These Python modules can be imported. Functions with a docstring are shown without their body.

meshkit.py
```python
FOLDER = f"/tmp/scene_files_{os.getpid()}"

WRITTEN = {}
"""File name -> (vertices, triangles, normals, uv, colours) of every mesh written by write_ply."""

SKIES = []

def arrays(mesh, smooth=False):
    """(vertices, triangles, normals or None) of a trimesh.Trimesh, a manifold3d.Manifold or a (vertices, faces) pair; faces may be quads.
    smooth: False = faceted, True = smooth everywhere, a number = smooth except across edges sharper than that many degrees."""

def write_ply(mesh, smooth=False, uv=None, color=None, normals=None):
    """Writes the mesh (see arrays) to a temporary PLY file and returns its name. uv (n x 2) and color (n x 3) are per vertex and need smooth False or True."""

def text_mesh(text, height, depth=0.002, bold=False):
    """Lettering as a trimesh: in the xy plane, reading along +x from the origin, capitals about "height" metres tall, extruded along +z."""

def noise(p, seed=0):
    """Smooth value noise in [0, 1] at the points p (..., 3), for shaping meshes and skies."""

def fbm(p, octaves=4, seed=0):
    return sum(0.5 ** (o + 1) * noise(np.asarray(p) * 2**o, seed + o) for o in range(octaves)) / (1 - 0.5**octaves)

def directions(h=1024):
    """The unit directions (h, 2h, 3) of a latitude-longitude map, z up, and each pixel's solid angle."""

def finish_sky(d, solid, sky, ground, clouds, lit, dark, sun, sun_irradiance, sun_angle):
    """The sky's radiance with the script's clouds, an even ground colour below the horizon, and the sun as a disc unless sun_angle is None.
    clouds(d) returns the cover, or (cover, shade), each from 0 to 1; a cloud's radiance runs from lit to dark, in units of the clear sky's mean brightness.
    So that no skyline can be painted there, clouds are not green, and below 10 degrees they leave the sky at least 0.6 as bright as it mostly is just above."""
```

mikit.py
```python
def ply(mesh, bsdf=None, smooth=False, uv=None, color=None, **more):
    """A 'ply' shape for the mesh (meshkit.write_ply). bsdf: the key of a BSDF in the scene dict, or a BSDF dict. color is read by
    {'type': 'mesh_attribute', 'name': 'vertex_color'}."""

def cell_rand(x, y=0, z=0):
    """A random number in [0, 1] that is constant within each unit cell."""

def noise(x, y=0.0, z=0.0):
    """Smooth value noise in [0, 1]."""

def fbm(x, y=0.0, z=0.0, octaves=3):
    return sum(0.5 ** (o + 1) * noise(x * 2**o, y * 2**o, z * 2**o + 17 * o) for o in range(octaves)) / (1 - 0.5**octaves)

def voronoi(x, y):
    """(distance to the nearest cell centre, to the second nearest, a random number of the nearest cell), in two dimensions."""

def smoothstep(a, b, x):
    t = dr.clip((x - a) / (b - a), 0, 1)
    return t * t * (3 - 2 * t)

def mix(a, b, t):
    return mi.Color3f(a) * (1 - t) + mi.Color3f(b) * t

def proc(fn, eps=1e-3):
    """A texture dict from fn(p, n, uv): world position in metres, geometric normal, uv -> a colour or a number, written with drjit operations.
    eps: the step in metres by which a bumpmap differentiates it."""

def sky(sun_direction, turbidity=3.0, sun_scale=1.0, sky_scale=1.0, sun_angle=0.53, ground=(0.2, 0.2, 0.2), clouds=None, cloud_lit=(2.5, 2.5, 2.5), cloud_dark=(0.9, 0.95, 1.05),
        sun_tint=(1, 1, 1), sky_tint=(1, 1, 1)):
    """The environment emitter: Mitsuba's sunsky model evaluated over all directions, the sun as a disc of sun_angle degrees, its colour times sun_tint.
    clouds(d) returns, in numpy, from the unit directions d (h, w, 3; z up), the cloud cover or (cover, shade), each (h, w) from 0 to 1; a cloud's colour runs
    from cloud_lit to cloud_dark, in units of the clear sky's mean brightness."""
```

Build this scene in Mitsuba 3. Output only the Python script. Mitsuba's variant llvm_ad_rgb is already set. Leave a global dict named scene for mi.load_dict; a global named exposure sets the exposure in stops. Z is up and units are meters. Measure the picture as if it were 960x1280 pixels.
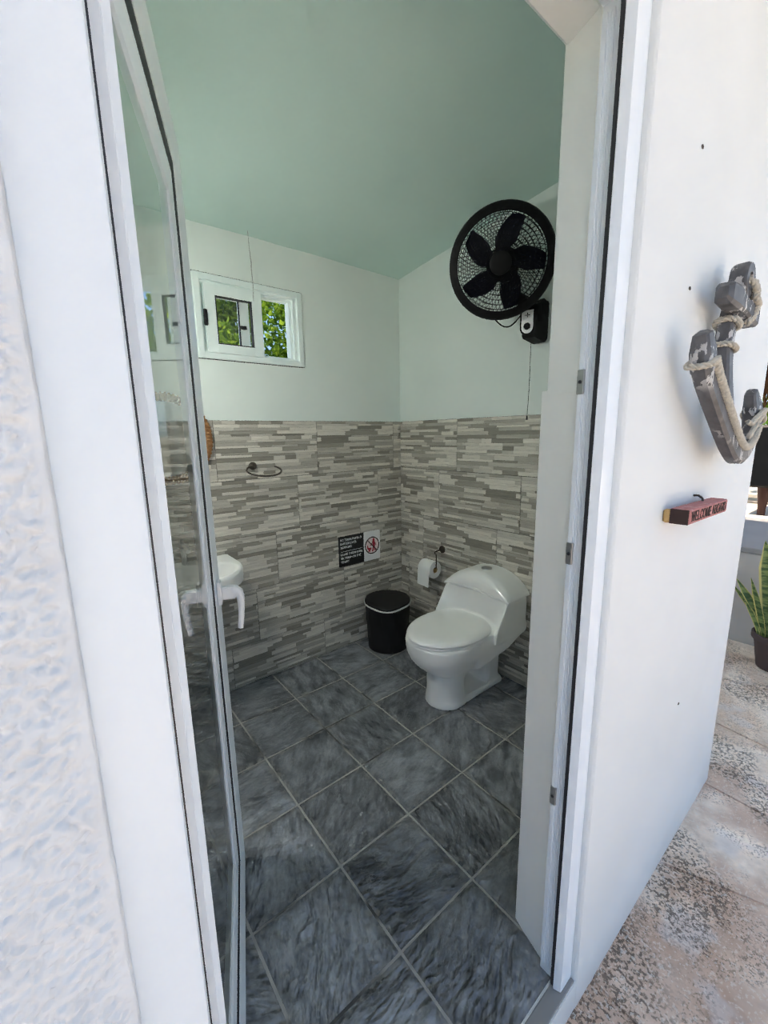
import math, random
import numpy as np, trimesh, drjit as dr, mitsuba as mi, mikit, meshkit
import manifold3d as m3
import shapely
from shapely.geometry import Polygon, Point, box as sbox, LineString
from shapely import affinity
from mikit import noise, fbm, voronoi, cell_rand, smoothstep, mix

random.seed(7); np.random.seed(7)
RNG = np.random.default_rng(11)
T = mi.ScalarTransform4f
scene, labels = {}, {}

# ---------------------------------------------------------------- camera
EYE = (0.0, 0.0, 1.42)
FWD = (0.615, 0.767, -0.184)
UP = (0.129, 0.133, 0.983)
scene['camera'] = {'type': 'perspective', 'fov_axis': 'x', 'fov': math.degrees(2 * math.atan(480 / 520.73)), 'near_clip': 0.02, 'far_clip': 500.0,
                   'to_world': T().look_at(origin=list(EYE), target=[EYE[0] + FWD[0], EYE[1] + FWD[1], EYE[2] + FWD[2]], up=list(UP))}
# ---------------------------------------------------------------- sky, sun, exposure
SUN = (-0.30, 0.18, 1.2)
def clouds(d):
    c = meshkit.fbm(d * np.array([2.2, 2.2, 4.0]) + 3.1, octaves=4, seed=3)
    return np.clip((c - 0.42) * 3.5, 0, 1), np.clip((c - 0.6) * 2.0, 0, 1) * 0.4
scene['sky'] = mikit.sky(SUN, turbidity=3.5, sun_scale=1.0, sky_scale=1.0, sky_tint=(0.90, 1.0, 1.08), ground=(0.25, 0.24, 0.21), clouds=clouds, cloud_lit=(2.0, 2.15, 2.25), cloud_dark=(1.15, 1.22, 1.3))
exposure = 2.4

# ---------------------------------------------------------------- helpers
def add(key, mesh, m, label=None, cat=None, group=None, kind=None, smooth=False, **kw):
    scene[key] = mikit.ply(mesh, m, smooth=smooth, **kw)
    tag(key, label, cat, group, kind)
    return key
def tag(key, label=None, cat=None, group=None, kind=None):
    d = {}
    if label: d['label'] = label
    if cat: d['category'] = cat
    if group: d['group'] = group
    if kind: d['kind'] = kind
    if d: labels[key] = d
def num(base, i):
    return base if i == 0 else f'{base}_{i:03d}'
def lin(*c):
    return [((x / 255) / 12.92 if x <= 10 else ((x / 255 + 0.055) / 1.055) ** 2.4) for x in c]
def cat(*ms):
    return trimesh.util.concatenate([m for m in ms])
def man2tri(man):
    me = man.to_mesh()
    return trimesh.Trimesh(me.vert_properties[:, :3], me.tri_verts, process=False)
def bx(lo, hi, b=0.0):
    lo, hi = np.array(lo, float), np.array(hi, float)
    if b <= 0:
        m = trimesh.creation.box(extents=hi - lo); m.apply_translation((lo + hi) / 2); return m
    pts = []
    for sx in (0, 1):
        for sy in (0, 1):
            for sz in (0, 1):
                p = np.where([sx, sy, sz], hi, lo); s = np.where([sx, sy, sz], -1, 1) * b
                for k in range(3):
                    q = p + s; q[k] = p[k]; pts.append(q)
    return trimesh.convex.convex_hull(np.array(pts))
def exz(poly, z0, z1):
    m = cat(*[trimesh.creation.extrude_polygon(g, z1 - z0, engine='earcut') for g in getattr(poly, 'geoms', [poly])]); m.apply_translation([0, 0, z0]); return m
def mat4(ex, ey, ez, o):
    m = np.eye(4); m[:3, 0], m[:3, 1], m[:3, 2], m[:3, 3] = ex, ey, ez, o; return m
def lathe(prof, n=40):
    m = trimesh.creation.revolve(np.array(prof, float), sections=n); return m
def tube(pts, r, n=10, closed=False, caps=True):
    p = np.array(pts, float); N = len(p)
    rr = np.full(N, r) if np.isscalar(r) else np.array(r, float)
    t = (np.roll(p, -1, 0) - np.roll(p, 1, 0)) if closed else np.gradient(p, axis=0)
    t /= np.linalg.norm(t, axis=1, keepdims=True) + 1e-12
    a = np.cross(t[0], [0, 0, 1.0]);
    if np.linalg.norm(a) < 1e-3: a = np.cross(t[0], [1.0, 0, 0])
    a /= np.linalg.norm(a)
    V = []
    for i in range(N):
        a = a - t[i] * (a @ t[i]); a /= np.linalg.norm(a); b = np.cross(t[i], a)
        th = np.arange(n) * 2 * np.pi / n
        V.append(p[i] + rr[i] * (np.cos(th)[:, None] * a + np.sin(th)[:, None] * b))
    V = np.vstack(V); F = []
    for i in range(N if closed else N - 1):
        j = (i + 1) % N
        for k in range(n):
            k2 = (k + 1) % n
            F += [[i * n + k, i * n + k2, j * n + k2], [i * n + k, j * n + k2, j * n + k]]
    if caps and not closed:
        V = np.vstack([V, p[:1], p[-1:]]); c0, c1 = len(V) - 2, len(V) - 1
        for k in range(n):
            k2 = (k + 1) % n
            F += [[c0, k2, k], [c1, (N - 1) * n + k, (N - 1) * n + k2]]
    return trimesh.Trimesh(V, np.array(F), process=False)
def loft(rings, cap0=True, cap1=True):
    """closed rings (list of (n,3)) joined in order"""
    n = len(rings[0]); V = np.vstack(rings); F = []
    for i in range(len(rings) - 1):
        for k in range(n):
            k2 = (k + 1) % n
            F += [[i * n + k, i * n + k2, (i + 1) * n + k2], [i * n + k, (i + 1) * n + k2, (i + 1) * n + k]]
    if cap0:
        V = np.vstack([V, np.mean(rings[0], 0)[None]]); c = len(V) - 1
        F += [[c, (k + 1) % n, k] for k in range(n)]
    if cap1:
        V = np.vstack([V, np.mean(rings[-1], 0)[None]]); c = len(V) - 1; o = (len(rings) - 1) * n
        F += [[c, o + k, o + (k + 1) % n] for k in range(n)]
    return trimesh.Trimesh(V, np.array(F), process=False)
def grid(fn, nu, nv):
    """fn(u,v) -> (.,3), single sheet"""
    u, v = np.meshgrid(np.linspace(0, 1, nu), np.linspace(0, 1, nv), indexing='ij')
    V = fn(u.ravel(), v.ravel()); F = []
    i, j = np.meshgrid(np.arange(nu - 1), np.arange(nv - 1), indexing='ij'); i, j = i.ravel(), j.ravel()
    a, b, c, d = i * nv + j, (i + 1) * nv + j, (i + 1) * nv + j + 1, i * nv + j + 1
    F = np.vstack([np.stack([a, b, c], 1), np.stack([a, c, d], 1)])
    return trimesh.Trimesh(V, F, process=False)
def isosurface(f, lo, hi, h):
    """naive surface nets: f(P) > 0 inside; smooth closed mesh"""
    lo, hi = np.array(lo, float), np.array(hi, float)
    n = np.ceil((hi - lo) / h).astype(int) + 1
    ax = [lo[k] + h * np.arange(n[k]) for k in range(3)]
    G = np.stack(np.meshgrid(*ax, indexing='ij'), -1)
    val = f(G[..., 0], G[..., 1], G[..., 2])
    ins = val > 0
    c = np.zeros(n - 1, int)
    for o in np.ndindex(2, 2, 2):
        c += ins[o[0]:n[0] - 1 + o[0], o[1]:n[1] - 1 + o[1], o[2]:n[2] - 1 + o[2]]
    act = (c > 0) & (c < 8)
    acc = np.zeros(tuple(n - 1) + (3,)); cnt = np.zeros(tuple(n - 1))
    for axis in range(3):
        for o in np.ndindex(2, 2):
            s0 = [0, 0, 0]; s1 = [0, 0, 0]; k = 0
            for q in range(3):
                if q == axis: s1[q] = 1
                else: s0[q] = s1[q] = o[k]; k += 1
            sl = lambda s: tuple(slice(s[q], n[q] - 1 + s[q]) for q in range(3))
            a, b = val[sl(s0)], val[sl(s1)]
            cr = (a > 0) != (b > 0)
            t = np.where(cr, a / np.where(cr, a - b, 1), 0)
            pt = np.zeros(a.shape + (3,)); pt += np.array(s0)
            pt[..., axis] += t
            acc += pt * cr[..., None]; cnt += cr
    idx = -np.ones(tuple(n - 1), int); ii = np.argwhere(act); idx[act] = np.arange(len(ii))
    V = lo + h * (ii + acc[act] / cnt[act][:, None])
    F = []
    for axis in range(3):
        b1, b2 = (axis + 1) % 3, (axis + 2) % 3
        s0 = [slice(1, n[q] - 1) for q in range(3)]; s0[axis] = slice(0, n[axis] - 1)
        s1 = list(s0); s1[axis] = slice(1, n[axis])
        a, b = ins[tuple(s0)], ins[tuple(s1)]
        for sgn, m in ((1, a & ~b), (-1, ~a & b)):
            p = np.argwhere(m) + np.array([1 if q != axis else 0 for q in range(3)])
            e1, e2 = np.eye(3, dtype=int)[b1], np.eye(3, dtype=int)[b2]
            q = [idx[tuple((p - d).T)] for d in (0 * e1, e1, e1 + e2, e2)]
            if sgn < 0: q = q[::-1]
            F += [np.stack([q[0], q[1], q[2]], 1), np.stack([q[0], q[2], q[3]], 1)]
    F = np.vstack(F); F = F[(F >= 0).all(1)]
    m = trimesh.Trimesh(V, F, process=False)
    if m.volume < 0: m.invert()
    return m
def smax(a, b, k): h = np.clip(0.5 + 0.5 * (a - b) / k, 0, 1); return b + (a - b) * h + k * h * (1 - h)
def smin(a, b, k): return -smax(-a, -b, k)
def sd_box(X, Y, Z, c, h, r):
    qx, qy, qz = abs(X - c[0]) - h[0] + r, abs(Y - c[1]) - h[1] + r, abs(Z - c[2]) - h[2] + r
    return -(np.sqrt(np.maximum(qx, 0) ** 2 + np.maximum(qy, 0) ** 2 + np.maximum(qz, 0) ** 2) + np.minimum(np.maximum(qx, np.maximum(qy, qz)), 0) - r)
def sd_ell(X, Y, Z, c, r):
    k0 = np.sqrt(((X - c[0]) / r[0]) ** 2 + ((Y - c[1]) / r[1]) ** 2 + ((Z - c[2]) / r[2]) ** 2)
    k1 = np.sqrt(((X - c[0]) / r[0] ** 2) ** 2 + ((Y - c[1]) / r[1] ** 2) ** 2 + ((Z - c[2]) / r[2] ** 2) ** 2) + 1e-9
    return -k0 * (k0 - 1) / k1

# ---------------------------------------------------------------- materials
def pr(color, rough=0.6, spec=0.5, metallic=0.0, **kw):
    c = color if isinstance(color, dict) else {'type': 'rgb', 'value': list(color)}
    return {'type': 'twosided', 'bsdf': {'type': 'principled', 'base_color': c, 'roughness': rough, 'specular': spec, 'metallic': metallic, **kw}}
def bumped(bs, fn, scale, eps=1e-3):
    inner = bs['bsdf'] if bs['type'] == 'twosided' else bs
    return {'type': 'twosided', 'bsdf': {'type': 'bumpmap', 'arbitrary': mikit.proc(fn, eps), 'scale': scale, 'nested': inner}}

def mint_col(p, n, uv):
    s = fbm(p.x * 2.3 + 5, p.y * 2.3, p.z * 2.3, 3)
    return mix((0.63, 0.69, 0.655), (0.70, 0.755, 0.72), s)
def stucco_h(p, n, uv):
    return fbm(p.x * 38, p.y * 38, p.z * 38, 3) * 0.7 + fbm(p.x * 9, p.y * 9, p.z * 9, 2)
scene['mat_plaster_in'] = bumped(pr(mikit.proc(mint_col), 0.75, 0.25), stucco_h, 0.006)
def ceil_h(p, n, uv):
    a = fbm(p.x * 22 + 3 * fbm(p.x * 4, p.y * 4, 0.0, 2), p.y * 22, 0.0, 3)
    return a + 0.5 * fbm(p.x * 70, p.y * 70, 3.0, 2)
def teal_col(p, n, uv):
    return mix((0.46, 0.60, 0.555), (0.54, 0.68, 0.63), fbm(p.x * 2.3 + 5, p.y * 2.3, p.z * 2.3, 3))
scene['mat_ceiling'] = bumped(pr(mikit.proc(teal_col), 0.6, 0.3), ceil_h, 0.004)
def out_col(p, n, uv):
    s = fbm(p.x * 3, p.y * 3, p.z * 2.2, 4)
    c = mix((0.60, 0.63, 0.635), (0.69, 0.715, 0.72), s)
    c = mix(c, (0.78, 0.80, 0.785), smoothstep(0.42, 0.43, p.y))  # reveal and lintel painted lighter, in place of light that falls there
    low = smoothstep(0.10, -0.1, p.z + 0.12 * fbm(p.x * 9, 0.0, p.z * 9, 2))
    return mix(c, (0.56, 0.55, 0.54), low * 0.7)
def out_h(p, n, uv):
    return fbm(p.x * 12, p.y * 12, p.z * 5, 3) * 1.2 + 0.35 * fbm(p.x * 60, p.y * 60, p.z * 60, 2)
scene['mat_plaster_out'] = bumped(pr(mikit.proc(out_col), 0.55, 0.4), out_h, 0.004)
def rough_col(p, n, uv):
    s = fbm(p.x * 30, p.y * 30, p.z * 30, 3)
    return mix((0.56, 0.585, 0.615), (0.66, 0.685, 0.71), s)
def rough_h(p, n, uv):
    return fbm(p.x * 110, p.y * 110, p.z * 110, 3)
scene['mat_plaster_rough'] = bumped(pr(mikit.proc(rough_col), 0.6, 0.35), rough_h, 0.002)
scene['mat_pvc'] = pr((0.68, 0.735, 0.785), 0.28, 0.5)
scene['mat_pvc_window'] = pr((0.70, 0.78, 0.76), 0.3, 0.5)
scene['mat_rubber'] = pr((0.018, 0.02, 0.024), 0.5)
scene['mat_black'] = pr((0.006, 0.006, 0.007), 0.45, 0.3)
scene['mat_black_gloss'] = pr((0.006, 0.006, 0.007), 0.25, 0.45)
scene['mat_blade'] = pr((0.003, 0.0035, 0.010), 0.5, 0.12)
scene['mat_fan'] = pr((0.004, 0.004, 0.0045), 0.55, 0.12)
scene['mat_steel'] = pr((0.42, 0.42, 0.41), 0.35, 0.5, 0.9)
scene['mat_bronze'] = pr((0.07, 0.06, 0.05), 0.35, 0.5, 0.7)
scene['mat_chrome'] = pr((0.55, 0.56, 0.57), 0.15, 0.5, 1.0)
scene['mat_ceramic'] = {'type': 'twosided', 'bsdf': {'type': 'principled', 'base_color': {'type': 'rgb', 'value': [0.82, 0.82, 0.80]}, 'roughness': 0.12, 'specular': 0.5, 'clearcoat': 0.6, 'clearcoat_gloss': 0.95}}
scene['mat_paper'] = pr((0.80, 0.80, 0.78), 0.9, 0.1)
scene['mat_white'] = pr((0.78, 0.78, 0.78), 0.5)
scene['mat_red'] = pr((0.30, 0.012, 0.03), 0.6)
scene['mat_redtint'] = pr((0.75, 0.62, 0.62), 0.6)
scene['mat_grey'] = pr((0.35, 0.35, 0.34), 0.5)
scene['mat_grey_dark'] = pr((0.06, 0.065, 0.06), 0.8, 0.1)
scene['mat_liner'] = pr((0.55, 0.55, 0.54), 0.4)
scene['mat_glass'] = {'type': 'thindielectric', 'int_ior': 1.52}
scene['mat_door_glass'] = {'type': 'thindielectric', 'int_ior': 1.52, 'specular_transmittance': {'type': 'rgb', 'value': [0.32, 0.36, 0.34]}}
scene['mat_mirror'] = pr((0.85, 0.87, 0.86), 0.03, 0.5, 1.0)
# mosaic-look wall tile: tone comes with the strip (uv.x), grain from position
def strip_col(p, n, uv):
    g = fbm(p.x * 26 + p.y * 26, p.z * 240, uv.y * 30, 3)
    f = fbm(p.x * 300, p.y * 300, p.z * 300, 2)
    c = mix((0.19, 0.175, 0.145), (0.64, 0.605, 0.535), uv.x)
    return c * (0.80 + 0.34 * g + 0.10 * (f - 0.5))
scene['mat_strip'] = pr(mikit.proc(strip_col), 0.55, 0.35)
scene['mat_joint'] = pr((0.17, 0.165, 0.15), 0.9, 0.1)
# slate floor tile
def slate_col(p, n, uv):
    ix, iy = dr.floor((p.x - 0.594) / 0.3062), dr.floor((p.y - 1.924) / 0.3062)
    r, r2 = cell_rand(ix, iy, 3), cell_rand(ix, iy, 9)
    ang = r * 2.6 - 0.6
    ca, sa = dr.cos(ang), dr.sin(ang)
    u, v = p.x * ca + p.y * sa, -p.x * sa + p.y * ca
    w = fbm(p.x * 7, p.y * 7, r * 20, 3)
    streak = fbm(u * 13 + 1.2 * w, v * 34 + 2.2 * w, r * 30, 5)
    broad = fbm(p.x * 6 + 7, p.y * 6, r2 * 9, 4)
    c = mix((0.058, 0.064, 0.072), (0.25, 0.262, 0.282), dr.clip(0.27 + 1.5 * (streak - 0.45) + 1.2 * (broad - 0.42), 0, 1))
    c = c * (0.80 + 0.40 * r2)
    c = c * (0.78 + 0.66 * fbm(u * 40 + 2 * w, v * 110 + 3 * w, r * 11, 3) + 0.34 * fbm(p.x * 130, p.y * 130, 2.0, 3))
    rid = 1 - abs(2 * fbm(u * 20 + 1.5 * w, v * 60 + 3 * w, r * 7, 2) - 1)
    rid2 = 1 - abs(2 * fbm(u * 48 + 1.5 * w, v * 130 + 3 * w, r * 5, 2) - 1)
    gate = smoothstep(0.44, 0.60, fbm(p.x * 17, p.y * 17, r2 * 5, 3))
    c = mix(c, (0.34, 0.345, 0.355), gate * (smoothstep(0.86, 1.0, rid) * 0.16 + smoothstep(0.86, 0.99, rid2) * 0.24))
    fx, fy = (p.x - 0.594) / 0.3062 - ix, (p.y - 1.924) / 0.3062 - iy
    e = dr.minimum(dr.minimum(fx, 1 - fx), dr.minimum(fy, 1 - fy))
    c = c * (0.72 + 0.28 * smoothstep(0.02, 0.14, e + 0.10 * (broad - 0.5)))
    haze = smoothstep(0.10, 0.0, e + 0.10 * (fbm(p.x * 24, p.y * 24, 1.0, 3) - 0.5)) * smoothstep(0.42, 0.6, fbm(p.x * 60, p.y * 60, 8.0, 3))
    return mix(c, (0.25, 0.245, 0.235), haze * 0.65)
def slate_h(p, n, uv):
    ix, iy = dr.floor((p.x - 0.594) / 0.3062), dr.floor((p.y - 1.924) / 0.3062)
    ang = cell_rand(ix, iy, 3) * 2.6 - 0.6
    ca, sa = dr.cos(ang), dr.sin(ang)
    u, v = p.x * ca + p.y * sa, -p.x * sa + p.y * ca
    w = fbm(p.x * 7, p.y * 7, 2.0, 2)
    a = 1 - abs(2 * fbm(u * 15 + 1.5 * w, v * 42 + 3 * w, 3.0, 3) - 1)
    return a + 0.35 * fbm(u * 60, v * 110, 3.0, 2)
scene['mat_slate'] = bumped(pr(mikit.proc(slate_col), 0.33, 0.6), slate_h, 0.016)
def grout_col(p, n, uv):
    s = fbm(p.x * 6, p.y * 6, 1.0, 3)
    return mix((0.08, 0.08, 0.078), (0.38, 0.37, 0.35), smoothstep(0.28, 0.46, s))
scene['mat_grout'] = pr(mikit.proc(grout_col), 0.9, 0.15)
scene['mat_threshold'] = pr((0.26, 0.26, 0.26), 0.8, 0.2)
# weathered patio stone
def patio_col(p, n, uv):
    w = fbm(p.x * 2.2, p.y * 2.2, 0.0, 4)
    a = fbm(p.x * 5.1 + 3 * w, p.y * 5.1 + 9, 2.0, 4)
    b = fbm(p.x * 13, p.y * 13, 5.0, 4)
    c = mix((0.68, 0.54, 0.42), (0.92, 0.80, 0.67), smoothstep(0.3, 0.7, a))
    c = c * (0.62 + 0.5 * b + 0.3 * fbm(p.x * 60, p.y * 60, 12.0, 4))
    c = mix(c, (0.46, 0.30, 0.22), smoothstep(0.50, 0.68, fbm(p.x * 3.3 + 4, p.y * 3.3, 7.0, 4)) * 0.6)
    c = mix(c, (0.74, 0.74, 0.75), smoothstep(0.62, 0.72, fbm(p.x * 4.5, p.y * 4.5 + 31, 4.0, 5)) * 0.4)
    z = smoothstep(0.46, 0.62, fbm(p.x * 2.6 + 3, p.y * 2.6 + 8, 9.0, 3))
    f1 = smoothstep(0.44, 0.66, fbm(p.x * 150, p.y * 150, 3.0, 4))
    f2 = smoothstep(0.54, 0.68, fbm(p.x * 230, p.y * 230, 6.0, 3))
    c = mix(c, (0.085, 0.07, 0.055), dr.clip(z * f1 * 0.8 + f2 * smoothstep(0.40, 0.62, b) * 0.55, 0, 0.8))
    cream = smoothstep(0.62, 0.72, fbm(p.x * 160 + 9, p.y * 160, 1.0, 3))  # small cream flecks scattered over the stone
    return mix(c, (0.80, 0.76, 0.70), cream * 0.45)
def patio_h(p, n, uv):
    return fbm(p.x * 40, p.y * 40, 1.0, 4) + 0.8 * fbm(p.x * 9, p.y * 9, 2.0, 2)
scene['mat_patio'] = bumped(pr(mikit.proc(patio_col), 0.75, 0.3), patio_h, 0.010)
scene['mat_earth'] = pr((0.07, 0.055, 0.04), 0.95, 0.1)
scene['mat_sand'] = pr((0.55, 0.555, 0.54), 0.95, 0.1)
def conc_col(p, n, uv):
    return mix((0.44, 0.42, 0.40), (0.56, 0.54, 0.52), fbm(p.x * 4, p.y * 4, p.z * 4, 4))
scene['mat_concrete'] = pr(mikit.proc(conc_col), 0.8, 0.2)
def conc2_col(p, n, uv):
    return mix((0.27, 0.26, 0.26), (0.34, 0.33, 0.33), fbm(p.x * 4, p.y * 4, p.z * 4, 4))
scene['mat_concrete_dark'] = pr(mikit.proc(conc2_col), 0.8, 0.2)
# anchor wood: dark grey with worn pale patches
def anchor_col(p, n, uv):
    g = fbm(p.x * 30, p.y * 60, p.z * 30, 4)
    c = mix((0.030, 0.030, 0.032), (0.12, 0.12, 0.128), g)
    worn = smoothstep(0.56, 0.60, fbm(p.x * 75 + 3, p.y * 75, p.z * 34, 4)) * smoothstep(0.40, 0.6, fbm(p.x * 14, p.y * 14, p.z * 9, 2))
    return mix(c, (0.50, 0.49, 0.48), worn * 0.8)
def anchor_h(p, n, uv):
    return fbm(p.x * 80, p.y * 80, p.z * 40, 3)
scene['mat_anchor'] = bumped(pr(mikit.proc(anchor_col), 0.42, 0.5), anchor_h, 0.003)
def rope_col(p, n, uv):
    return mix((0.36, 0.33, 0.27), (0.58, 0.55, 0.48), fbm(p.x * 200, p.y * 200, p.z * 200, 3))
scene['mat_rope'] = pr(mikit.proc(rope_col), 0.95, 0.1)
def plaque_col(p, n, uv):
    g = fbm(p.x * 20, p.y * 120, p.z * 160, 3)
    c = mix((0.30, 0.10, 0.095), (0.45, 0.19, 0.18), g)
    return mix(c, (0.55, 0.32, 0.31), smoothstep(0.6, 0.75, fbm(p.x * 70, p.y * 70, p.z * 70, 3)) * 0.5)
scene['mat_plaque'] = pr(mikit.proc(plaque_col), 0.6, 0.3)
scene['mat_plaque_dark'] = pr((0.035, 0.018, 0.016), 0.6, 0.3)
scene['mat_tan'] = pr((0.45, 0.30, 0.13), 0.7, 0.2)
def wicker_col(p, n, uv):
    return mix((0.16, 0.075, 0.03), (0.36, 0.19, 0.08), fbm(p.x * 120, p.y * 120, p.z * 120, 3))
scene['mat_wicker'] = pr(mikit.proc(wicker_col), 0.6, 0.3)
def snake_col(p, n, uv):
    band = fbm(p.x * 20, p.y * 20, p.z * 55, 3)
    g = mix((0.05, 0.10, 0.03), (0.20, 0.26, 0.08), smoothstep(0.35, 0.65, band))
    return mix(g, (0.55, 0.50, 0.18), smoothstep(0.66, 0.82, uv.x))
scene['mat_snake'] = pr(mikit.proc(snake_col), 0.4, 0.4)
scene['mat_pot'] = pr((0.075, 0.052, 0.050), 0.5, 0.35)
def leafy(a, b, tr, f=6.0):
    def col(p, n, uv): return mix(a, b, uv.x)
    return {'type': 'principledthin', 'base_color': mikit.proc(col), 'roughness': 0.45, 'diff_trans': tr, 'eta': 1.4}
scene['mat_leaf'] = leafy((0.06, 0.14, 0.02), (0.32, 0.48, 0.05), 0.9)
scene['mat_palm'] = leafy((0.10, 0.13, 0.03), (0.36, 0.36, 0.10), 0.8)
scene['mat_dry'] = leafy((0.14, 0.07, 0.03), (0.40, 0.24, 0.12), 0.6)
scene['mat_thatch'] = pr((0.07, 0.035, 0.018), 0.9, 0.1)
def bark_col(p, n, uv):
    return mix((0.05, 0.03, 0.02), (0.20, 0.13, 0.09), fbm(p.x * 25, p.y * 25, p.z * 12, 3))
scene['mat_bark'] = pr(mikit.proc(bark_col), 0.9, 0.1)
scene['mat_dark_wood'] = pr((0.075, 0.03, 0.02), 0.5, 0.35)
scene['mat_pale_stone'] = pr((0.55, 0.51, 0.45), 0.85, 0.2)
scene['mat_beige'] = pr((0.62, 0.55, 0.43), 0.7, 0.2)

# ================================================================ the setting
XR, YB, XL, YF = 1.9496, 2.2355, 0.0, 0.53      # inner faces: right, back, left wall, inner face of the front wall
YW, ZP = 0.358, -0.10                            # outer face of the front wall, level of the patio
TOPZ = 3.05
def ceil_z(y): return 2.415 + (YB - y) * 0.093

# ceiling: a thick sloping slab (rising towards the door) with a slightly uneven soffit
def ceil_fn(u, v):
    x, y = XL - 0.14 + u * (XR - XL + 0.28), YW + 0.02 + v * (YB - YW + 0.12)
    P = np.stack([x, y, ceil_z(y)], 1)
    P[:, 2] += 0.012 * (meshkit.fbm(P * np.array([3.0, 3.0, 0]), octaves=3, seed=5) - 0.5)
    return P
cg = grid(ceil_fn, 60, 60); cg.invert()
top = bx((XL - 0.14, YW + 0.02, 2.66), (XR + 0.14, YB + 0.14, 2.80))
v = top.vertices.copy(); v[:, 2] += (YB - v[:, 1]) * 0.093 - 0.05; top.vertices = v
# slab as solid
bot = cg
slab = trimesh.Trimesh(*[np.array(a) for a in (top.vertices, top.faces)], process=False)
add('ceiling', cat(cg, slab), 'mat_ceiling', 'sloping mint white stucco ceiling', kind='structure', smooth=30)

add('added_shade_roof', bx((-1.6, -0.45, 2.80), (4.3, YW + 0.6, 2.92), 0.01), 'mat_plaster_out', 'added flat white porch roof, unseen, that shades the entrance wall and patio', kind='structure')  # unseen roof added to keep sun and sky off wall and patio
add('added_shade_roof__main', bx((-0.35, YW + 0.61, 2.80), (2.32, 2.75, 2.92), 0.01), 'mat_plaster_out')
add('added_shade_roof__side', bx((2.32, YW + 0.61, 2.80), (4.3, 2.4, 2.92), 0.01), 'mat_plaster_out')  # added slab that shades the platform and plant
for i, x in enumerate((-1.48, 4.18)):
    add(num('added_shade_roof__post', i), bx((x - 0.07, -0.42, ZP), (x + 0.07, -0.28, 2.80), 0.008), 'mat_plaster_out')

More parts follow.
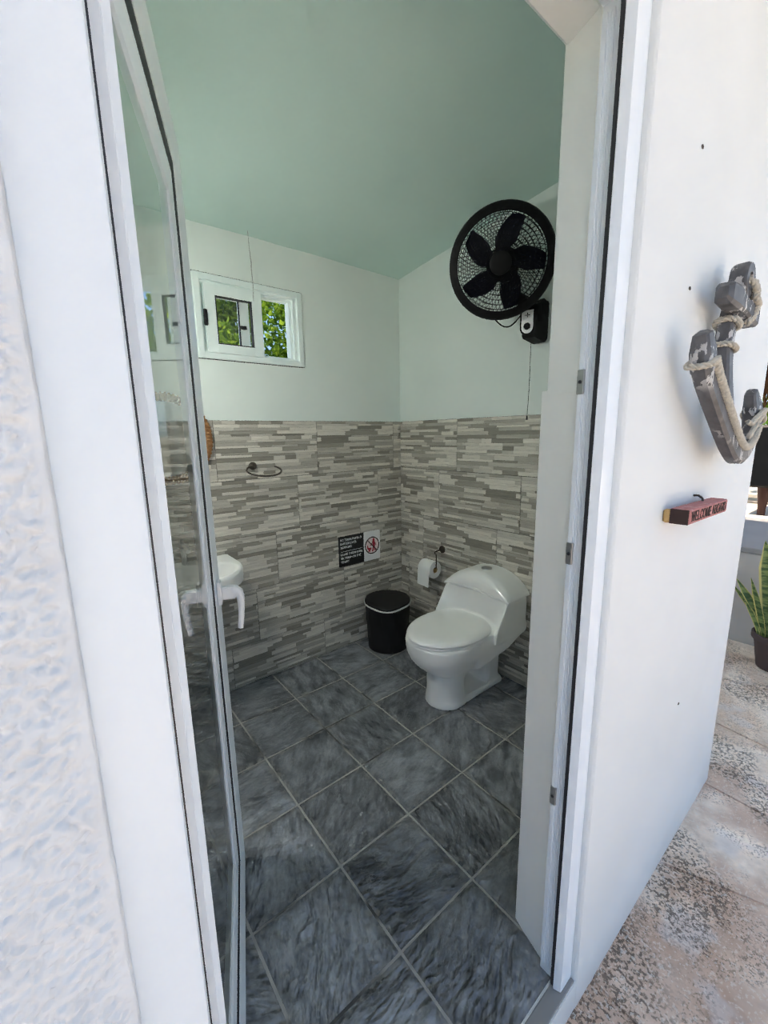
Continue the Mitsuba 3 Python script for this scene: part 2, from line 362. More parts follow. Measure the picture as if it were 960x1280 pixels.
# back wall with the window opening
W0x, W1x, W0z, W1z = 0.645, 1.222, 1.802, 2.197
bw = m3.CrossSection([[(XL - 0.15, -0.1), (XR + 0.15, -0.1), (XR + 0.15, 2.75), (XL - 0.15, 2.75)], [(W0x, W0z), (W0x, W1z), (W1x, W1z), (W1x, W0z)]], m3.FillRule.EvenOdd)
bm = man2tri(bw.extrude(0.15))
bm.apply_transform(mat4([1, 0, 0], [0, 0, 1], [0, -1, 0], [0, YB + 0.15, 0]))
add('wall_back', bm, 'mat_plaster_in', 'back wall, mint plaster above a grey strip tile wainscot', kind='structure')
add('wall_right', bx((XR, YW + 0.002, -0.1), (XR + 0.149, YB - 0.001, 2.78)), 'mat_plaster_in', 'right wall behind the toilet, plaster above strip tiles', kind='structure')
add('wall_left', bx((XL - 0.15, YF, -0.1), (XL, YB - 0.001, 2.78)), 'mat_plaster_in', 'left wall behind the opened door', kind='structure')

# front wall: right part, lintel; splayed and rounded reveal
def rounded(poly, r): return poly.buffer(-r).buffer(r, quad_segs=6)
plan_up = Polygon([(0.905, YW), (2.098, YW), (2.098, YF), (0.905, YF), (0.872, 0.437), (0.905, 0.437)])
plan_lo = Polygon([(0.905, YW), (2.098, YW), (2.098, YF + 0.018), (0.912, YF + 0.018), (0.876, 0.437), (0.905, 0.437)])
pr_up = exz(rounded(plan_up, 0.006), 1.50, 2.78); pr_lo = exz(rounded(plan_lo, 0.008), ZP - 0.05, 1.51)
lint = exz(sbox(-0.15, YW, 2.098, YF), 2.20, 2.80)
lint2 = bx((-0.1, 0.437, 2.165), (0.93, YF + 0.004, 2.22), 0.012)
sill = bx((-0.05, YW + 0.001, ZP - 0.05), (0.93, 0.42, -0.003))
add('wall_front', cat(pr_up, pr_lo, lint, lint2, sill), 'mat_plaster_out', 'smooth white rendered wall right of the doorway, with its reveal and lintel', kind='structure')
# left part: rough stippled render (displaced)
def rough_fn(u, v):
    # wraps: from x=-0.9 face to corner x=0 then into the reveal
    s = -0.30 + u * (0.30 + 0.012)
    z = 0.22 + v * (1.90 - 0.22)
    x = np.minimum(s, 0.0); y = YW + np.maximum(s, 0.0)
    P = np.stack([x, y, z], 1)
    d = meshkit.fbm(P * np.array([215, 215, 165.0]), octaves=2, seed=2) - 0.45
    d = np.clip(d, -0.18, 0.14) * 0.011 + 0.007 * (meshkit.fbm(P * 38, octaves=2, seed=4) - 0.5)
    edge = np.clip((-s) / 0.012, 0, 1)
    P[:, 1] -= d * edge
    P[:, 0] += (meshkit.fbm(P * np.array([0, 0, 45.0]), octaves=3, seed=8) - 0.5) * 0.0022 * (1 - edge)
    return P
rg = grid(rough_fn, 200, 1080)
add('wall_front_left', cat(rg, exz(sbox(-0.9, YW + 0.0035, -0.0015, YF), ZP - 0.05, 2.2), bx((-0.003, YW + 0.008, ZP), (0.0016, 0.3735, 2.2))), 'mat_plaster_rough', 'rough stippled white render left of the doorway', kind='structure', smooth=True)

# ---- floor: grout bed and riven slate tiles
add('floor', bx((XL - 0.01, 0.40, -0.09), (XR, YB, -0.0035)), 'mat_grout', 'grey grout bed of the slate tile floor', kind='structure')
add('trim_1', bx((0.0, YW + 0.004, -0.09), (0.905, 0.3995, -0.001), 0.002), 'mat_threshold', 'grey cement threshold strip of the doorway', kind='structure')
GS, GX, GY = 0.3062, 0.594, 1.924
def slate_tile(w, d, seed, nx=34):
    g = 0.0040
    x0, x1, y0, y1 = g, w - g, g, d - g
    ny = max(4, int(nx * d / w)) if w > d else nx
    nx = nx if w > d else max(4, int(nx * w / d))
    def fn(u, v):
        x, y = x0 + u * (x1 - x0), y0 + v * (y1 - y0)
        e = np.minimum(np.minimum(x - x0, x1 - x), np.minimum(y - y0, y1 - y))
        rs = np.random.default_rng(seed); a = rs.uniform(0, math.pi)
        p, q = x * math.cos(a) + y * math.sin(a), -x * math.sin(a) + y * math.cos(a)
        w_ = meshkit.fbm(np.stack([x * 8, y * 8, x * 0], 1), 2, seed) * 0.06
        h = meshkit.fbm(np.stack([(p + w_) * 9, (q + w_) * 30, x * 0 + seed], 1), 4, seed) - 0.5
        z = 0.0060 * h + 0.0006
        z = z * np.clip(e / 0.03, 0.15, 1) - 0.0026 * np.clip(1 - e / 0.007, 0, 1) ** 2
        return np.stack([x, y, z], 1)
    s = grid(fn, nx, ny)
    # skirt
    V = s.vertices; n_, m_ = nx, ny
    loop = [i * m_ for i in range(n_)] + [(n_ - 1) * m_ + j for j in range(1, m_)] + [i * m_ + m_ - 1 for i in range(n_ - 2, -1, -1)] + [j for j in range(m_ - 2, 0, -1)]
    B = V[loop].copy(); B[:, 2] = -0.006
    o = len(V); F = []
    for k in range(len(loop)):
        k2 = (k + 1) % len(loop)
        F += [[loop[k], o + k, o + k2], [loop[k], o + k2, loop[k2]]]
    return trimesh.Trimesh(np.vstack([V, B]), np.vstack([s.faces, F]), process=False)
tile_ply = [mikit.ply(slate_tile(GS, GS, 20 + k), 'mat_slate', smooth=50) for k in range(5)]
ti = 0
for j in range(-3, 5):
    for i in range(-2, 8):
        x0, y1 = GX + j * GS, GY - i * GS
        y0, x1 = y1 - GS, x0 + GS
        cx0, cx1, cy0, cy1 = max(x0, XL), min(x1, XR), max(y0, 0.401), min(y1, YB)
        if cx1 - cx0 < 0.02 or cy1 - cy0 < 0.004: continue
        key = num('floor__tile', ti); ti += 1
        rs = random.Random(i * 17 + j)
        dz = rs.uniform(-0.0008, 0.0006)
        if cx1 - cx0 > GS - 1e-4 and cy1 - cy0 > GS - 1e-4:
            k = rs.randrange(4)
            tr = T().translate([x0 + GS / 2, y0 + GS / 2, dz]).rotate([0, 0, 1], 90 * k).translate([-GS / 2, -GS / 2, 0])
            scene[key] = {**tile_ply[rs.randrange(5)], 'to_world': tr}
        else:
            if min(cx1 - cx0, cy1 - cy0) < 0.012: ti -= 1; continue
            m = slate_tile(cx1 - cx0, cy1 - cy0, 60 + ti); m.apply_translation([cx0, cy0, dz])
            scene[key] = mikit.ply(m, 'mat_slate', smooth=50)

# ---- wall tiles: 0.598 x 0.3145 panels made of narrow relief strips
TW, TH, TG = 0.5985, 0.3145, 0.0014
def strip_layout(seed):
    rs = random.Random(seed); rects = []; z = 0.0
    while z < TH - 0.004:
        h = rs.choice([0.011, 0.013, 0.016, 0.018, 0.021, 0.024])
        if TH - (z + h) < 0.010: h = TH - z
        x = -rs.uniform(0, 0.2); prev = -1
        while x < TW:
            l = rs.choice([0.07, 0.10, 0.13, 0.16, 0.20, 0.26, 0.32])
            tone = rs.choice([0.08, 0.22, 0.42, 0.58, 0.72, 0.85, 0.97])
            while abs(tone - prev) < 0.16: tone = rs.random()
            prev = tone
            rects.append((max(0, x), min(TW, x + l), z, z + h, tone, 0.0012 + 0.0022 * rs.random()))
            x += l
        z += h
    return [r for r in rects if r[1] - r[0] > 0.004]
LAY = [strip_layout(100 + k) for k in range(5)]
def tile_mesh(lay, c0, c1, z0, z1):
    """strips of one panel clipped to a window; in local (a, out, z); a along the wall"""
    V, F, U = [], [], []
    def quad(a, b, c, d, uv):
        o = len(V); V.extend([a, b, c, d]); F.extend([[o, o + 1, o + 2], [o, o + 2, o + 3]]); U.extend([uv] * 4)
    g = TG
    for (a0, a1, q0, q1, tone, dep) in lay:
        a0, a1, q0, q1 = max(a0, c0 + g), min(a1, c1 - g), max(q0, z0 + g), min(q1, z1 - g)
        if a1 - a0 < 0.003 or q1 - q0 < 0.003: continue
        e = 0.0006; y = 0.005 + dep; yb = 0.003
        uv = (tone, dep * 300)
        A = [(a0 + e, y, q0 + e), (a1 - e, y, q0 + e), (a1 - e, y, q1 - e), (a0 + e, y, q1 - e)]
        B = [(a0, yb, q0), (a1, yb, q0), (a1, yb, q1), (a0, yb, q1)]
        quad(*A, uv)
        for k in range(4):
            k2 = (k + 1) % 4
            quad(B[k], B[k2], A[k2], A[k], (tone * 0.8, dep * 300))
    quad((c0 + g, 0.0035, z0 + g), (c1 - g, 0.0035, z0 + g), (c1 - g, 0.0035, z1 - g), (c0 + g, 0.0035, z1 - g), (0.1, 0.5))
    return trimesh.Trimesh(np.array(V), np.array(F), process=False), np.array(U)
full = {}
def wall_tiles(wall, frame, a_lo, a_hi, offs, ztop=1.503):
    """frame(a): matrix columns; offs: one joint position of each row"""
    ti = 0
    z1 = ztop
    for r, off in enumerate(offs):
        z0 = z1 - TH
        k0 = math.floor((a_lo - off) / TW)
        for k in range(k0, k0 + 8):
            a0 = off + k * TW
            lo, hi, zl = max(a0, a_lo), min(a0 + TW, a_hi), max(z0, 0.001)
            if hi - lo < 0.006: continue
            lay = (r * 3 + k * 2 + len(wall)) % 5
            M = frame.copy(); M[:3, 3] = (frame @ np.array([a0, 0, z0, 1]))[:3]
            key = num(f'{wall}__tile', ti); ti += 1
            if hi - lo > TW - 1e-6 and zl == z0:
                if lay not in full:
                    m, uv = tile_mesh(LAY[lay], 0, TW, 0, TH); full[lay] = mikit.ply(m, 'mat_strip', uv=uv)
                d = full[lay]
            else:
                m, uv = tile_mesh(LAY[lay], lo - a0, hi - a0, zl - z0, TH); d = mikit.ply(m, 'mat_strip', uv=uv)
            scene[key] = {**d, 'to_world': T(M)}
        z1 = z0
    b = np.array([[a_lo, 0.0, 0.0], [a_hi, 0.0, 0.0], [a_hi, 0, ztop], [a_lo, 0, ztop]])
    bed = bx((a_lo, 0.0, 0.0), (a_hi, 0.0036, ztop)); bed.apply_transform(frame)
    add(f'{wall}__grout', bed, 'mat_joint')
wall_tiles('wall_back', mat4([1, 0, 0], [0, -1, 0], [0, 0, 1], [0, YB, 0]), XL, XR, [0.682, 1.138, 0.982, 0.841, 0.676])
wall_tiles('wall_right', mat4([0, 1, 0], [-1, 0, 0], [0, 0, 1], [XR, 0, 0]), YF, YB - 0.009, [1.708, 1.854, 1.399, 1.545, 1.690])
wall_tiles('wall_left', mat4([0, 1, 0], [1, 0, 0], [0, 0, 1], [XL, 0, 0]), YF, YB - 0.009, [0.9, 1.05, 1.2, 0.75, 0.9])

# ---- patio outside: bed and irregular slabs
add('ground', bx((-14, -16, ZP - 0.3), (16, 22, ZP - 0.012)), 'mat_sand', 'pale sandy ground around the patio', kind='structure')
slabs = []
rs = np.random.default_rng(5)
pts = []
for gx in np.arange(-2.6, 4.6, 0.62):
    for gy in np.arange(-3.0, 0.9, 0.55):
        pts.append((gx + rs.uniform(-0.24, 0.24), gy + rs.uniform(-0.2, 0.2)))
vor = shapely.voronoi_polygons(shapely.MultiPoint(pts), extend_to=sbox(-3, -3.5, 5, 1.5))
area = sbox(-2.6, -3.0, 3.735, YW + 0.02).union(sbox(2.102, -3.0, 3.735, 0.95))
k = 0
for g in vor.geoms:
    g = g.intersection(area)
    for q in getattr(g, 'geoms', [g]):
        if q.geom_type != 'Polygon' or q.area < 0.004: continue
        q = q.buffer(-0.004 - 0.012).buffer(0.012, quad_segs=2)
        # wobble the outline
        ring = q.exterior.segmentize(0.06) if hasattr(q.exterior, 'segmentize') else q.exterior
        co = np.array(ring.coords)[:-1]
        if len(co) < 4: continue
        w = meshkit.noise(np.c_[co * 7, co[:, :1] * 0], 4) - 0.5
        cen = co.mean(0); co = co + (co - cen) / np.linalg.norm(co - cen, axis=1, keepdims=True) * (w * 0.008 - 0.004)[:, None]
        if not Polygon(co).is_valid: continue
        slabs.append(Polygon(co))
for k, q in enumerate(slabs):
    z = ZP + random.Random(k).uniform(-0.002, 0.002)
    m = exz(q, ZP - 0.03, z)
    add(num('ground__slab', k), m, 'mat_patio')
add('ground__mortar', bx((-2.6, -3.0, ZP - 0.02), (3.735, YW + 0.02, ZP - 0.0045)), 'mat_patio')
add('ground__mortar_001', bx((2.102, YW + 0.02, ZP - 0.02), (3.735, 0.95, ZP - 0.0046)), 'mat_patio')

# raised concrete platform to the right
add('wall_platform', cat(bx((3.74, -2.2, ZP - 0.05), (5.0, 3.2, 0.56), 0.006)), 'mat_concrete', 'low pale grey concrete wall of the raised platform behind the potted plant', kind='structure')
add('wall_platform__coping', bx((3.725, -2.2, 0.56), (5.02, 3.2, 0.60), 0.006), 'mat_concrete_dark', 'darker grey coping')
add('terrace', bx((5.02, -2.2, ZP - 0.05), (14.0, 6.0, 0.595)), 'mat_pale_stone', 'pale sunlit terrace beyond the platform', kind='structure')

# ================================================================ door frame, door leaf
D = 'door_1'
tag(D, 'white framed glazed door standing open inward at the left jamb', kind='structure')
Zt = 2.135
jr = Polygon([(0.852, 0.372), (0.904, 0.372), (0.904, 0.436), (0.862, 0.436), (0.862, 0.399), (0.845, 0.389)])
jl = Polygon([(0.001, 0.372), (0.056, 0.372), (0.060, 0.389), (0.046, 0.399), (0.046, 0.413), (0.0735, 0.413), (0.0745, 0.418), (0.0750, 0.437), (0.0855, 0.440), (0.0860, 0.447), (0.001, 0.447)])
add(D + '__jamb', exz(jr.buffer(-0.0012).buffer(0.0012, quad_segs=3), 0.001, Zt + 0.05), 'mat_pvc')
add(D + '__jamb_001', exz(jl.buffer(-0.0012).buffer(0.0012, quad_segs=3), 0.001, Zt + 0.05), 'mat_pvc')
hd = Polygon([(0.372, Zt), (0.372, Zt + 0.052), (0.436, Zt + 0.052), (0.436, Zt + 0.014), (0.399, Zt + 0.014), (0.389, Zt - 0.004)])
hm = exz(hd, 0.003, 0.902); hm.apply_transform(mat4([0, 1, 0], [0, 0, 1], [1, 0, 0], [0, 0, 0]))
add(D + '__head', hm, 'mat_pvc')
add(D + '__jamb__seal', bx((0.8475, 0.3895, 0.004), (0.861, 0.3985, Zt)), 'mat_rubber', 'black rubber door seal')
add(D + '__jamb_001__seal', bx((0.047, 0.3892, 0.004), (0.0615, 0.3985, Zt)), 'mat_rubber', 'black rubber door seal')
for i, (y0, y1, d) in enumerate([(0.4255, 0.4345, 0.004), (0.4130, 0.4165, 0.0025), (0.4195, 0.4215, 0.0018)]):
    add(num(D + '__jamb__ridge', i), bx((0.862 - d, y0, 0.03), (0.863, y1, Zt), 0.0006), 'mat_pvc')
for i, z in enumerate((1.516, 1.158, 0.545)):
    add(num(D + '__jamb__strike_plate', i), bx((0.8555, 0.4225, z - 0.024), (0.8615, 0.4365, z + 0.024), 0.0008), 'mat_steel', 'small grey steel strike plate')
    c = trimesh.creation.cylinder(0.0035, 0.003, sections=16); c.apply_transform(mat4([0, 0, 1], [0, 1, 0], [-1, 0, 0], [0.8552, 0.4295, z]))
    add(num(D + '__jamb__screw', i), c, 'mat_rubber')

# leaf, in a frame (u along the leaf from the camera's foot, out = towards the doorway side)
LA = math.radians(69.5)
U2, N2 = np.array([math.cos(LA), math.sin(LA), 0]), np.array([math.sin(LA), -math.cos(LA), 0])
LM = mat4(U2, [0, 0, 1], N2, [0, 0, 0])          # local: x along, y up, z = -d
A0, A1, L0, L1 = 0.475, 1.2834, 0.012, 2.130
def swept(profile):
    """profile: list of (inset from the outer edge, z) closed; mitred around the leaf rectangle"""
    rings = []
    for (ax, ay, sx, sy) in ((A0, L0, 1, 1), (A1, L0, -1, 1), (A1, L1, -1, -1), (A0, L1, 1, -1)):
        rings.append(np.array([[ax + sx * w, ay + sy * w, z] for w, z in profile]))
    rings.append(rings[0])
    m = loft(rings, False, False)
    if m.volume < 0: m.invert()
    m.apply_transform(LM); return m
flange = [(0.0, -0.101), (0.004, -0.0993), (0.060, -0.1045), (0.074, -0.1080), (0.076, -0.120), (0.076, -0.145), (0.0, -0.145)]
add(D + '__leaf', swept(flange[::-1]), 'mat_pvc', smooth=25)
add(D + '__leaf__gasket', swept([(0.0745, -0.1092), (0.092, -0.1096), (0.116, -0.116), (0.116, -0.128), (0.0745, -0.128)][::-1]), 'mat_rubber', 'dark gasket groove between the stile and the glazing bead')
bead = [(0.113, -0.128), (0.113, -0.1115), (0.116, -0.1107), (0.184, -0.1118), (0.192, -0.1160), (0.192, -0.128)]
add(D + '__leaf__glazing_bead', swept(bead), 'mat_pvc', smooth=25)
gl = np.array([[A0 + 0.180, L0 + 0.180, -0.1165], [A1 - 0.180, L0 + 0.180, -0.1165], [A1 - 0.180, L1 - 0.180, -0.1165], [A0 + 0.180, L1 - 0.180, -0.1165]])
gm = trimesh.Trimesh(gl, [[0, 1, 2], [0, 2, 3]], process=False); gm.apply_transform(LM)
add(D + '__leaf__glass_pane', gm, 'mat_door_glass', 'large glass pane mirroring the window')
# handles: rosette + neck + lever hanging down, on both faces
def handle(sgn, zface, a):
    ro = bx((a - 0.016, 0.943, 0), (a + 0.016, 1.014, 0.012), 0.003)
    neck = bx((a - 0.012, 0.957, 0.010), (a + 0.012, 0.995, 0.050), 0.004)
    arm = []
    P = [(a, 0.977, 0.040, .0175), (a, 0.979, 0.050, .0165), (a, 0.974, 0.058, .0135), (a, 0.960, 0.062, .0115), (a, 0.930, 0.0625, .0095), (a, 0.895, 0.0595, .0085), (a, 0.862, 0.055, .008)]
    c = [np.array(p[:3]) for p in P]
    body = tube(c, [p[3] for p in P], 14)
    m = cat(ro, neck, body)
    v = m.vertices.copy(); v[:, 2] = zface + sgn * v[:, 2]; m.vertices = v
    if sgn < 0: m.invert()
    m.apply_transform(LM); return m
add(D + '__leaf__handle', handle(1, -0.1040, A1 - 0.050), 'mat_white', 'white lever handle on the outer face', smooth=35)
add(D + '__leaf__handle_001', handle(-1, -0.145, A1 - 0.050), 'mat_white', 'white lever handle on the inner face', smooth=35)

# ================================================================ window
Wn = 'window_1'
tag(Wn, 'small white sliding window high in the back wall', kind='structure')
def frame_rect(x0, x1, z0, z1, w, y0, y1, b=0.002):
    ww = (w,) * 4 if np.isscalar(w) else w     # left, right, bottom, top
    return cat(bx((x0, y0, z0), (x0 + ww[0], y1, z1), b), bx((x1 - ww[1], y0, z0), (x1, y1, z1), b),
               bx((x0 + ww[0] - b, y0, z0), (x1 - ww[1] + b, y1, z0 + ww[2]), b), bx((x0 + ww[0] - b, y0, z1 - ww[3]), (x1 - ww[1] + b, y1, z1), b))
add(Wn + '__frame', cat(frame_rect(W0x + .001, W1x - .001, W0z + .001, W1z - .001, 0.030, YB - 0.012, YB + 0.075), frame_rect(W0x + .03, W1x - .03, W0z + .03, W1z - .03, (0.010, 0.022, 0.012, 0.014), YB + 0.004, YB + 0.07), frame_rect(W0x + .04, W1x - .045, W0z + .04, W1z - .04, (0.006, 0.022, 0.008, 0.012), YB + 0.022, YB + 0.07)), 'mat_pvc_window')
add(Wn + '__sash', frame_rect(0.692, 0.982, 1.832, 2.153, (0.053, 0.055, 0.046, 0.054), YB - 0.016, YB + 0.012), 'mat_pvc_window', 'inner sliding sash')
add(Wn + '__sash__gasket', frame_rect(0.744, 0.928, 1.876, 2.101, 0.0045, YB - 0.0165, YB + 0.006, 0), 'mat_rubber', 'dark gasket around the pane')
for i, (lo, hi) in enumerate((((W0x - 0.002, YB - 0.0045, W1z - 0.0015), (W1x + 0.002, YB + 0.01, W1z + 0.0025)), ((W1x - 0.0015, YB - 0.0045, W0z), (W1x + 0.0022, YB + 0.01, W1z)), ((W0x, YB - 0.003, W0z - 0.002), (W1x, YB + 0.01, W0z + 0.001)))):
    add(num(Wn + '__joint', i), bx(lo, hi), 'mat_grey_dark', 'dark open joint round the frame')
g1 = bx((0.745, YB - 0.003, 1.878), (0.927, YB - 0.0025, 2.099))
def sheet(x0, x1, z0, z1, y): return trimesh.Trimesh([[x0, y, z0], [x1, y, z0], [x1, y, z1], [x0, y, z1]], [[0, 1, 2], [0, 2, 3]], process=False)
add(Wn + '__sash__glass_pane', sheet(0.745, 0.927, 1.878, 2.099, YB), 'mat_glass')
add(Wn + '__sash__latch', cat(bx((0.6835, YB - 0.024, 1.955), (0.700, YB - 0.008, 2.030), 0.003), bx((0.688, YB - 0.030, 1.975), (0.698, YB - 0.02, 2.005), 0.002)), 'mat_black', 'black slide latch')
add(Wn + '__sash_001', frame_rect(0.640 + 0.035, 0.925, 1.836, 2.150, (0.05, 0.052, 0.04, 0.045), YB + 0.024, YB + 0.05), 'mat_pvc_window', 'outer sash slid behind the inner one')
add(Wn + '__sash_001__glass_pane', sheet(0.725, 0.873, 1.876, 2.105, YB + 0.037), 'mat_glass')
add(Wn + '__sash_001__catch', bx((0.872, YB + 0.012, 1.968), (0.905, YB + 0.024, 1.985), 0.002), 'mat_black', 'small black catch')
add(Wn + '__sash_001__gasket', bx((0.8685, YB + 0.020, 1.876), (0.8735, YB + 0.03, 2.105)), 'mat_rubber')

# ================================================================ toilet
def toilet():
    cy = 1.395
    def body(X, Y, Z):
        y = Y - cy
        # egg bowl
        xc = 1.545; rx = np.where(X < xc, 0.238, 0.27)
        rz = 0.30
        r = np.sqrt(((X - xc) / rx) ** 2 + (y / 0.186) ** 2)
        prof = 0.62 + 0.38 * np.clip((Z - 0.20) / 0.12, 0, 1) ** 0.5
        prof = np.where(Z > 0.32, 1 - 0.012 * ((Z - 0.345) / 0.03) ** 2, prof)
        bowl = np.minimum((prof - r) * 0.19, np.minimum(0.383 - Z, Z - 0.195))
        k = 2.5
        q = (abs((X - 1.55) / np.where(X < 1.55, 0.243, 0.26)) ** k + abs(y / 0.187) ** k) ** (1 / k)
        q = (q ** 2.3 + abs((Z - 0.39) / 0.215) ** 2.6) ** (1 / 2.45)
        bowl = smin((1 - q) * 0.18, 0.383 - Z, 0.012)
        # pedestal
        w = 1 + 0.10 * np.clip((0.09 - Z) / 0.09, 0, 1) ** 2
        ped = (w - np.sqrt(((X - 1.522) / 0.100) ** 2 + (y / 0.098) ** 2)) * 0.09
        ped = np.minimum(ped, 0.30 - Z)
        b = smax(bowl, ped, 0.014)
        # foot plate
        fp = sd_box(X, Y, Z, (1.665, cy, 0.012), (0.235, 0.103, 0.022), 0.02)
        rnd = np.where(X < 1.53, (1 - np.sqrt(((X - 1.53) / 0.107) ** 2 + (y / 0.106) ** 2)) * 0.1, 1)
        fp = np.minimum(fp, rnd)
        b = smax(b, fp, 0.012)
        # trapway behind, recessed
        tr = -(np.sqrt((y / 0.9) ** 2 + (Z - 0.16 - 0.5 * (X - 1.66)) ** 2) - 0.058)
        tr = np.minimum(tr, np.minimum(X - 1.52, 1.84 - X))
        b = smax(b, tr, 0.03)
        col = sd_box(X, Y, Z, (1.835, cy, 0.19), (0.070 - 0.02 * np.clip((0.3 - Z) * 2, 0, 1) + 0.03 * np.clip(0.06 - Z, 0, 1), 0.082, 0.19), 0.03)
        b = smax(b, col, 0.025)
        # rear deck that carries the tank
        uz = 0.225 + 0.40 * np.clip(X - 1.60, 0, 0.33)      # underside rises towards the wall
        wy = 0.158 + (0.220 - 0.158) * np.clip((X - 1.58) / 0.20, 0, 1)
        deck = np.minimum(np.minimum(wy - abs(y), np.minimum(Z - uz, 0.392 - Z)), np.minimum(X - 1.60, 1.935 - X))
        b = smax(b, deck, 0.045)
        # tank, leaning front
        low = np.clip((0.555 - Z) / 0.16, 0, 1)
        fx = 1.757 + 0.045 * np.clip(1 - (y / 0.19) ** 2, 0, 1) * low - 0.10 * np.clip(abs(y) / 0.21, 0, 1) ** 5 * low
        tz = 0.5435 + 0.028 * (1 - (y / 0.22) ** 2)
        tank = np.minimum(np.minimum(0.219 - abs(y), tz - Z), np.minimum((X - fx) * 0.95, 1.93 - X))
        tank = np.minimum(tank, Z - 0.345)
        b = smax(b, tank, 0.022)
        b = smin(b, 0.2225 - abs(y), 0.02)
        b = np.minimum(b, tz - Z)
        return np.minimum(b, Z - 0.0)
    h = 0.0065
    m = isosurface(body, (1.28, cy - 0.24, -0.013), (1.96, cy + 0.24, 0.61), h)
    trimesh.smoothing.filter_taubin(m, lamb=0.5, nu=0.53, iterations=12)
    add('toilet__body', m, 'mat_ceramic', smooth=True)
    # tank lid: domed
    ys = np.sin(np.linspace(-np.pi / 2, np.pi / 2, 41))
    def prof(s_):
        top = [(0.2235 * t * s_, 0.556 + 0.110 * np.clip(1 - abs(t) ** 2.2, 0, 1) ** 0.78 * s_) for t in ys]
        botm = [(0.2235 * t * s_, 0.5515 + 0.028 * (1 - t ** 2)) for t in ys[::-1]]
        return top + botm
    rings = []
    for i, x in enumerate(np.r_[np.linspace(0, 1, 10), 1.5, 2.5]):
        P = np.array([[0, cy + a, b] for a, b in prof(1.0)])
        basez = 0.5515 + 0.028 * (1 - ((P[:, 1] - cy) / 0.2235) ** 2)
        hgt = P[:, 2] - basez
        if x <= 1:      # front quarter-round: from the lid line up to the crest
            ang = x * np.pi / 2
            P[:, 2] = basez + hgt * (0.10 + 0.90 * np.sin(ang) ** 0.8)
            P[:, 0] = 1.744 + 0.050 * (1 - np.cos(ang)) + 0.012 * x
        else:
            P[:, 0] = 1.806 + (x - 1) / 1.5 * 0.132
        rings.append(P)
    last = rings[-1].copy(); last[:, 0] += 0.006; last[:, 1:] = [cy, 0.60] + (last[:, 1:] - [cy, 0.60]) * 0.97; rings.append(last)
    lid = loft(rings)
    if lid.volume < 0: lid.invert()
    add('toilet__tank_lid', lid, 'mat_ceramic', smooth=50)
    bt = lathe([(0, 0), (0.0, 0.010), (0.020, 0.010), (0.0235, 0.007), (0.024, 0.0)], 28); bt.apply_translation([1.855, cy, 0.6645])
    rg_ = lathe([(0.024, 0.0), (0.024, 0.0075), (0.028, 0.007), (0.031, 0.0), (0.024, 0.0)], 28); rg_.apply_translation([1.855, cy, 0.6645])
    add('toilet__flush_button', cat(bt, rg_), 'mat_chrome', 'round chrome flush button', smooth=35)
    # seat and cover
    th = np.linspace(0, 2 * np.pi, 72, endpoint=False)
    def egg(s, ins=0.0):
        c, sn = np.cos(th), np.sin(th)
        rx = np.where(c < 0, 0.252, 0.205) * s - ins
        x = 1.552 + rx * np.sign(c) * abs(c) ** np.where(c > 0, 0.72, 1.0)
        return np.stack([x, cy + (0.19 * s - ins) * np.sign(sn) * abs(sn) ** np.where(c > 0, 0.85, 1.0)], 1)
    def ringz(s, ins, z): e = egg(s, ins); return np.c_[e, np.full(len(e), z)]
    add('toilet__seat', loft([ringz(1, 0.008, 0.3835), ringz(1, 0.001, 0.386), ringz(1, 0.0, 0.392), ringz(1, 0.003, 0.397)]), 'mat_ceramic', smooth=40)
    lr = [ringz(1, 0.004, 0.3985), ringz(1, -0.002, 0.401), ringz(1, -0.002, 0.407), ringz(1, 0.004, 0.416), ringz(1, 0.018, 0.4245), ringz(1, 0.045, 0.4305), ringz(1, 0.09, 0.434), ringz(1, 0.14, 0.4355)]
    add('toilet__seat_cover', loft(lr), 'mat_ceramic', smooth=True)
    tag('toilet', 'white one-piece toilet with its lid closed, against the tiled right wall', 'toilet')
toilet()

# ================================================================ bin
def bin_():
    cx, cy = 1.665, 2.055
    th = np.linspace(0, 2 * np.pi, 64, endpoint=False); dirf = math.atan2(-0.77, -0.64)
    def outline(r, pt):
        d = np.cos(th - dirf); rr = r * (1 + pt * np.clip(d, 0, 1) ** 10)
        return np.stack([cx + rr * np.cos(th), cy + rr * np.sin(th)], 1)
    def rz(r, z, pt=0.10, tilt=0.0):
        o = outline(r, pt * 2.3); return np.c_[o, z + tilt * ((o[:, 0] - cx) * 0.64 + (o[:, 1] - cy) * 0.77)]
    add('waste_bin__body', loft([rz(0.128, 0.0, 0), rz(0.134, 0.004, 0), rz(0.150, 0.30, 0.05), rz(0.152, 0.312, 0.08)]), 'mat_black', smooth=40)
    add('waste_bin__bag_hem', loft([rz(0.1535, 0.308, 0.08), rz(0.1565, 0.310, 0.085), rz(0.1565, 0.318, 0.085), rz(0.1535, 0.321, 0.08)]), 'mat_liner', 'pale edge of the bin liner showing under the lid', smooth=40)
    add('waste_bin__lid', loft([rz(0.153, 0.3195, 0.09), rz(0.153, 0.330, 0.08), rz(0.146, 0.339, 0.06), rz(0.120, 0.347, 0.04), rz(0.06, 0.352, 0.0)]), 'mat_black', smooth=True)
    tag('waste_bin', 'black round waste bin with lid standing in the corner beside the toilet', 'bin')
bin_()

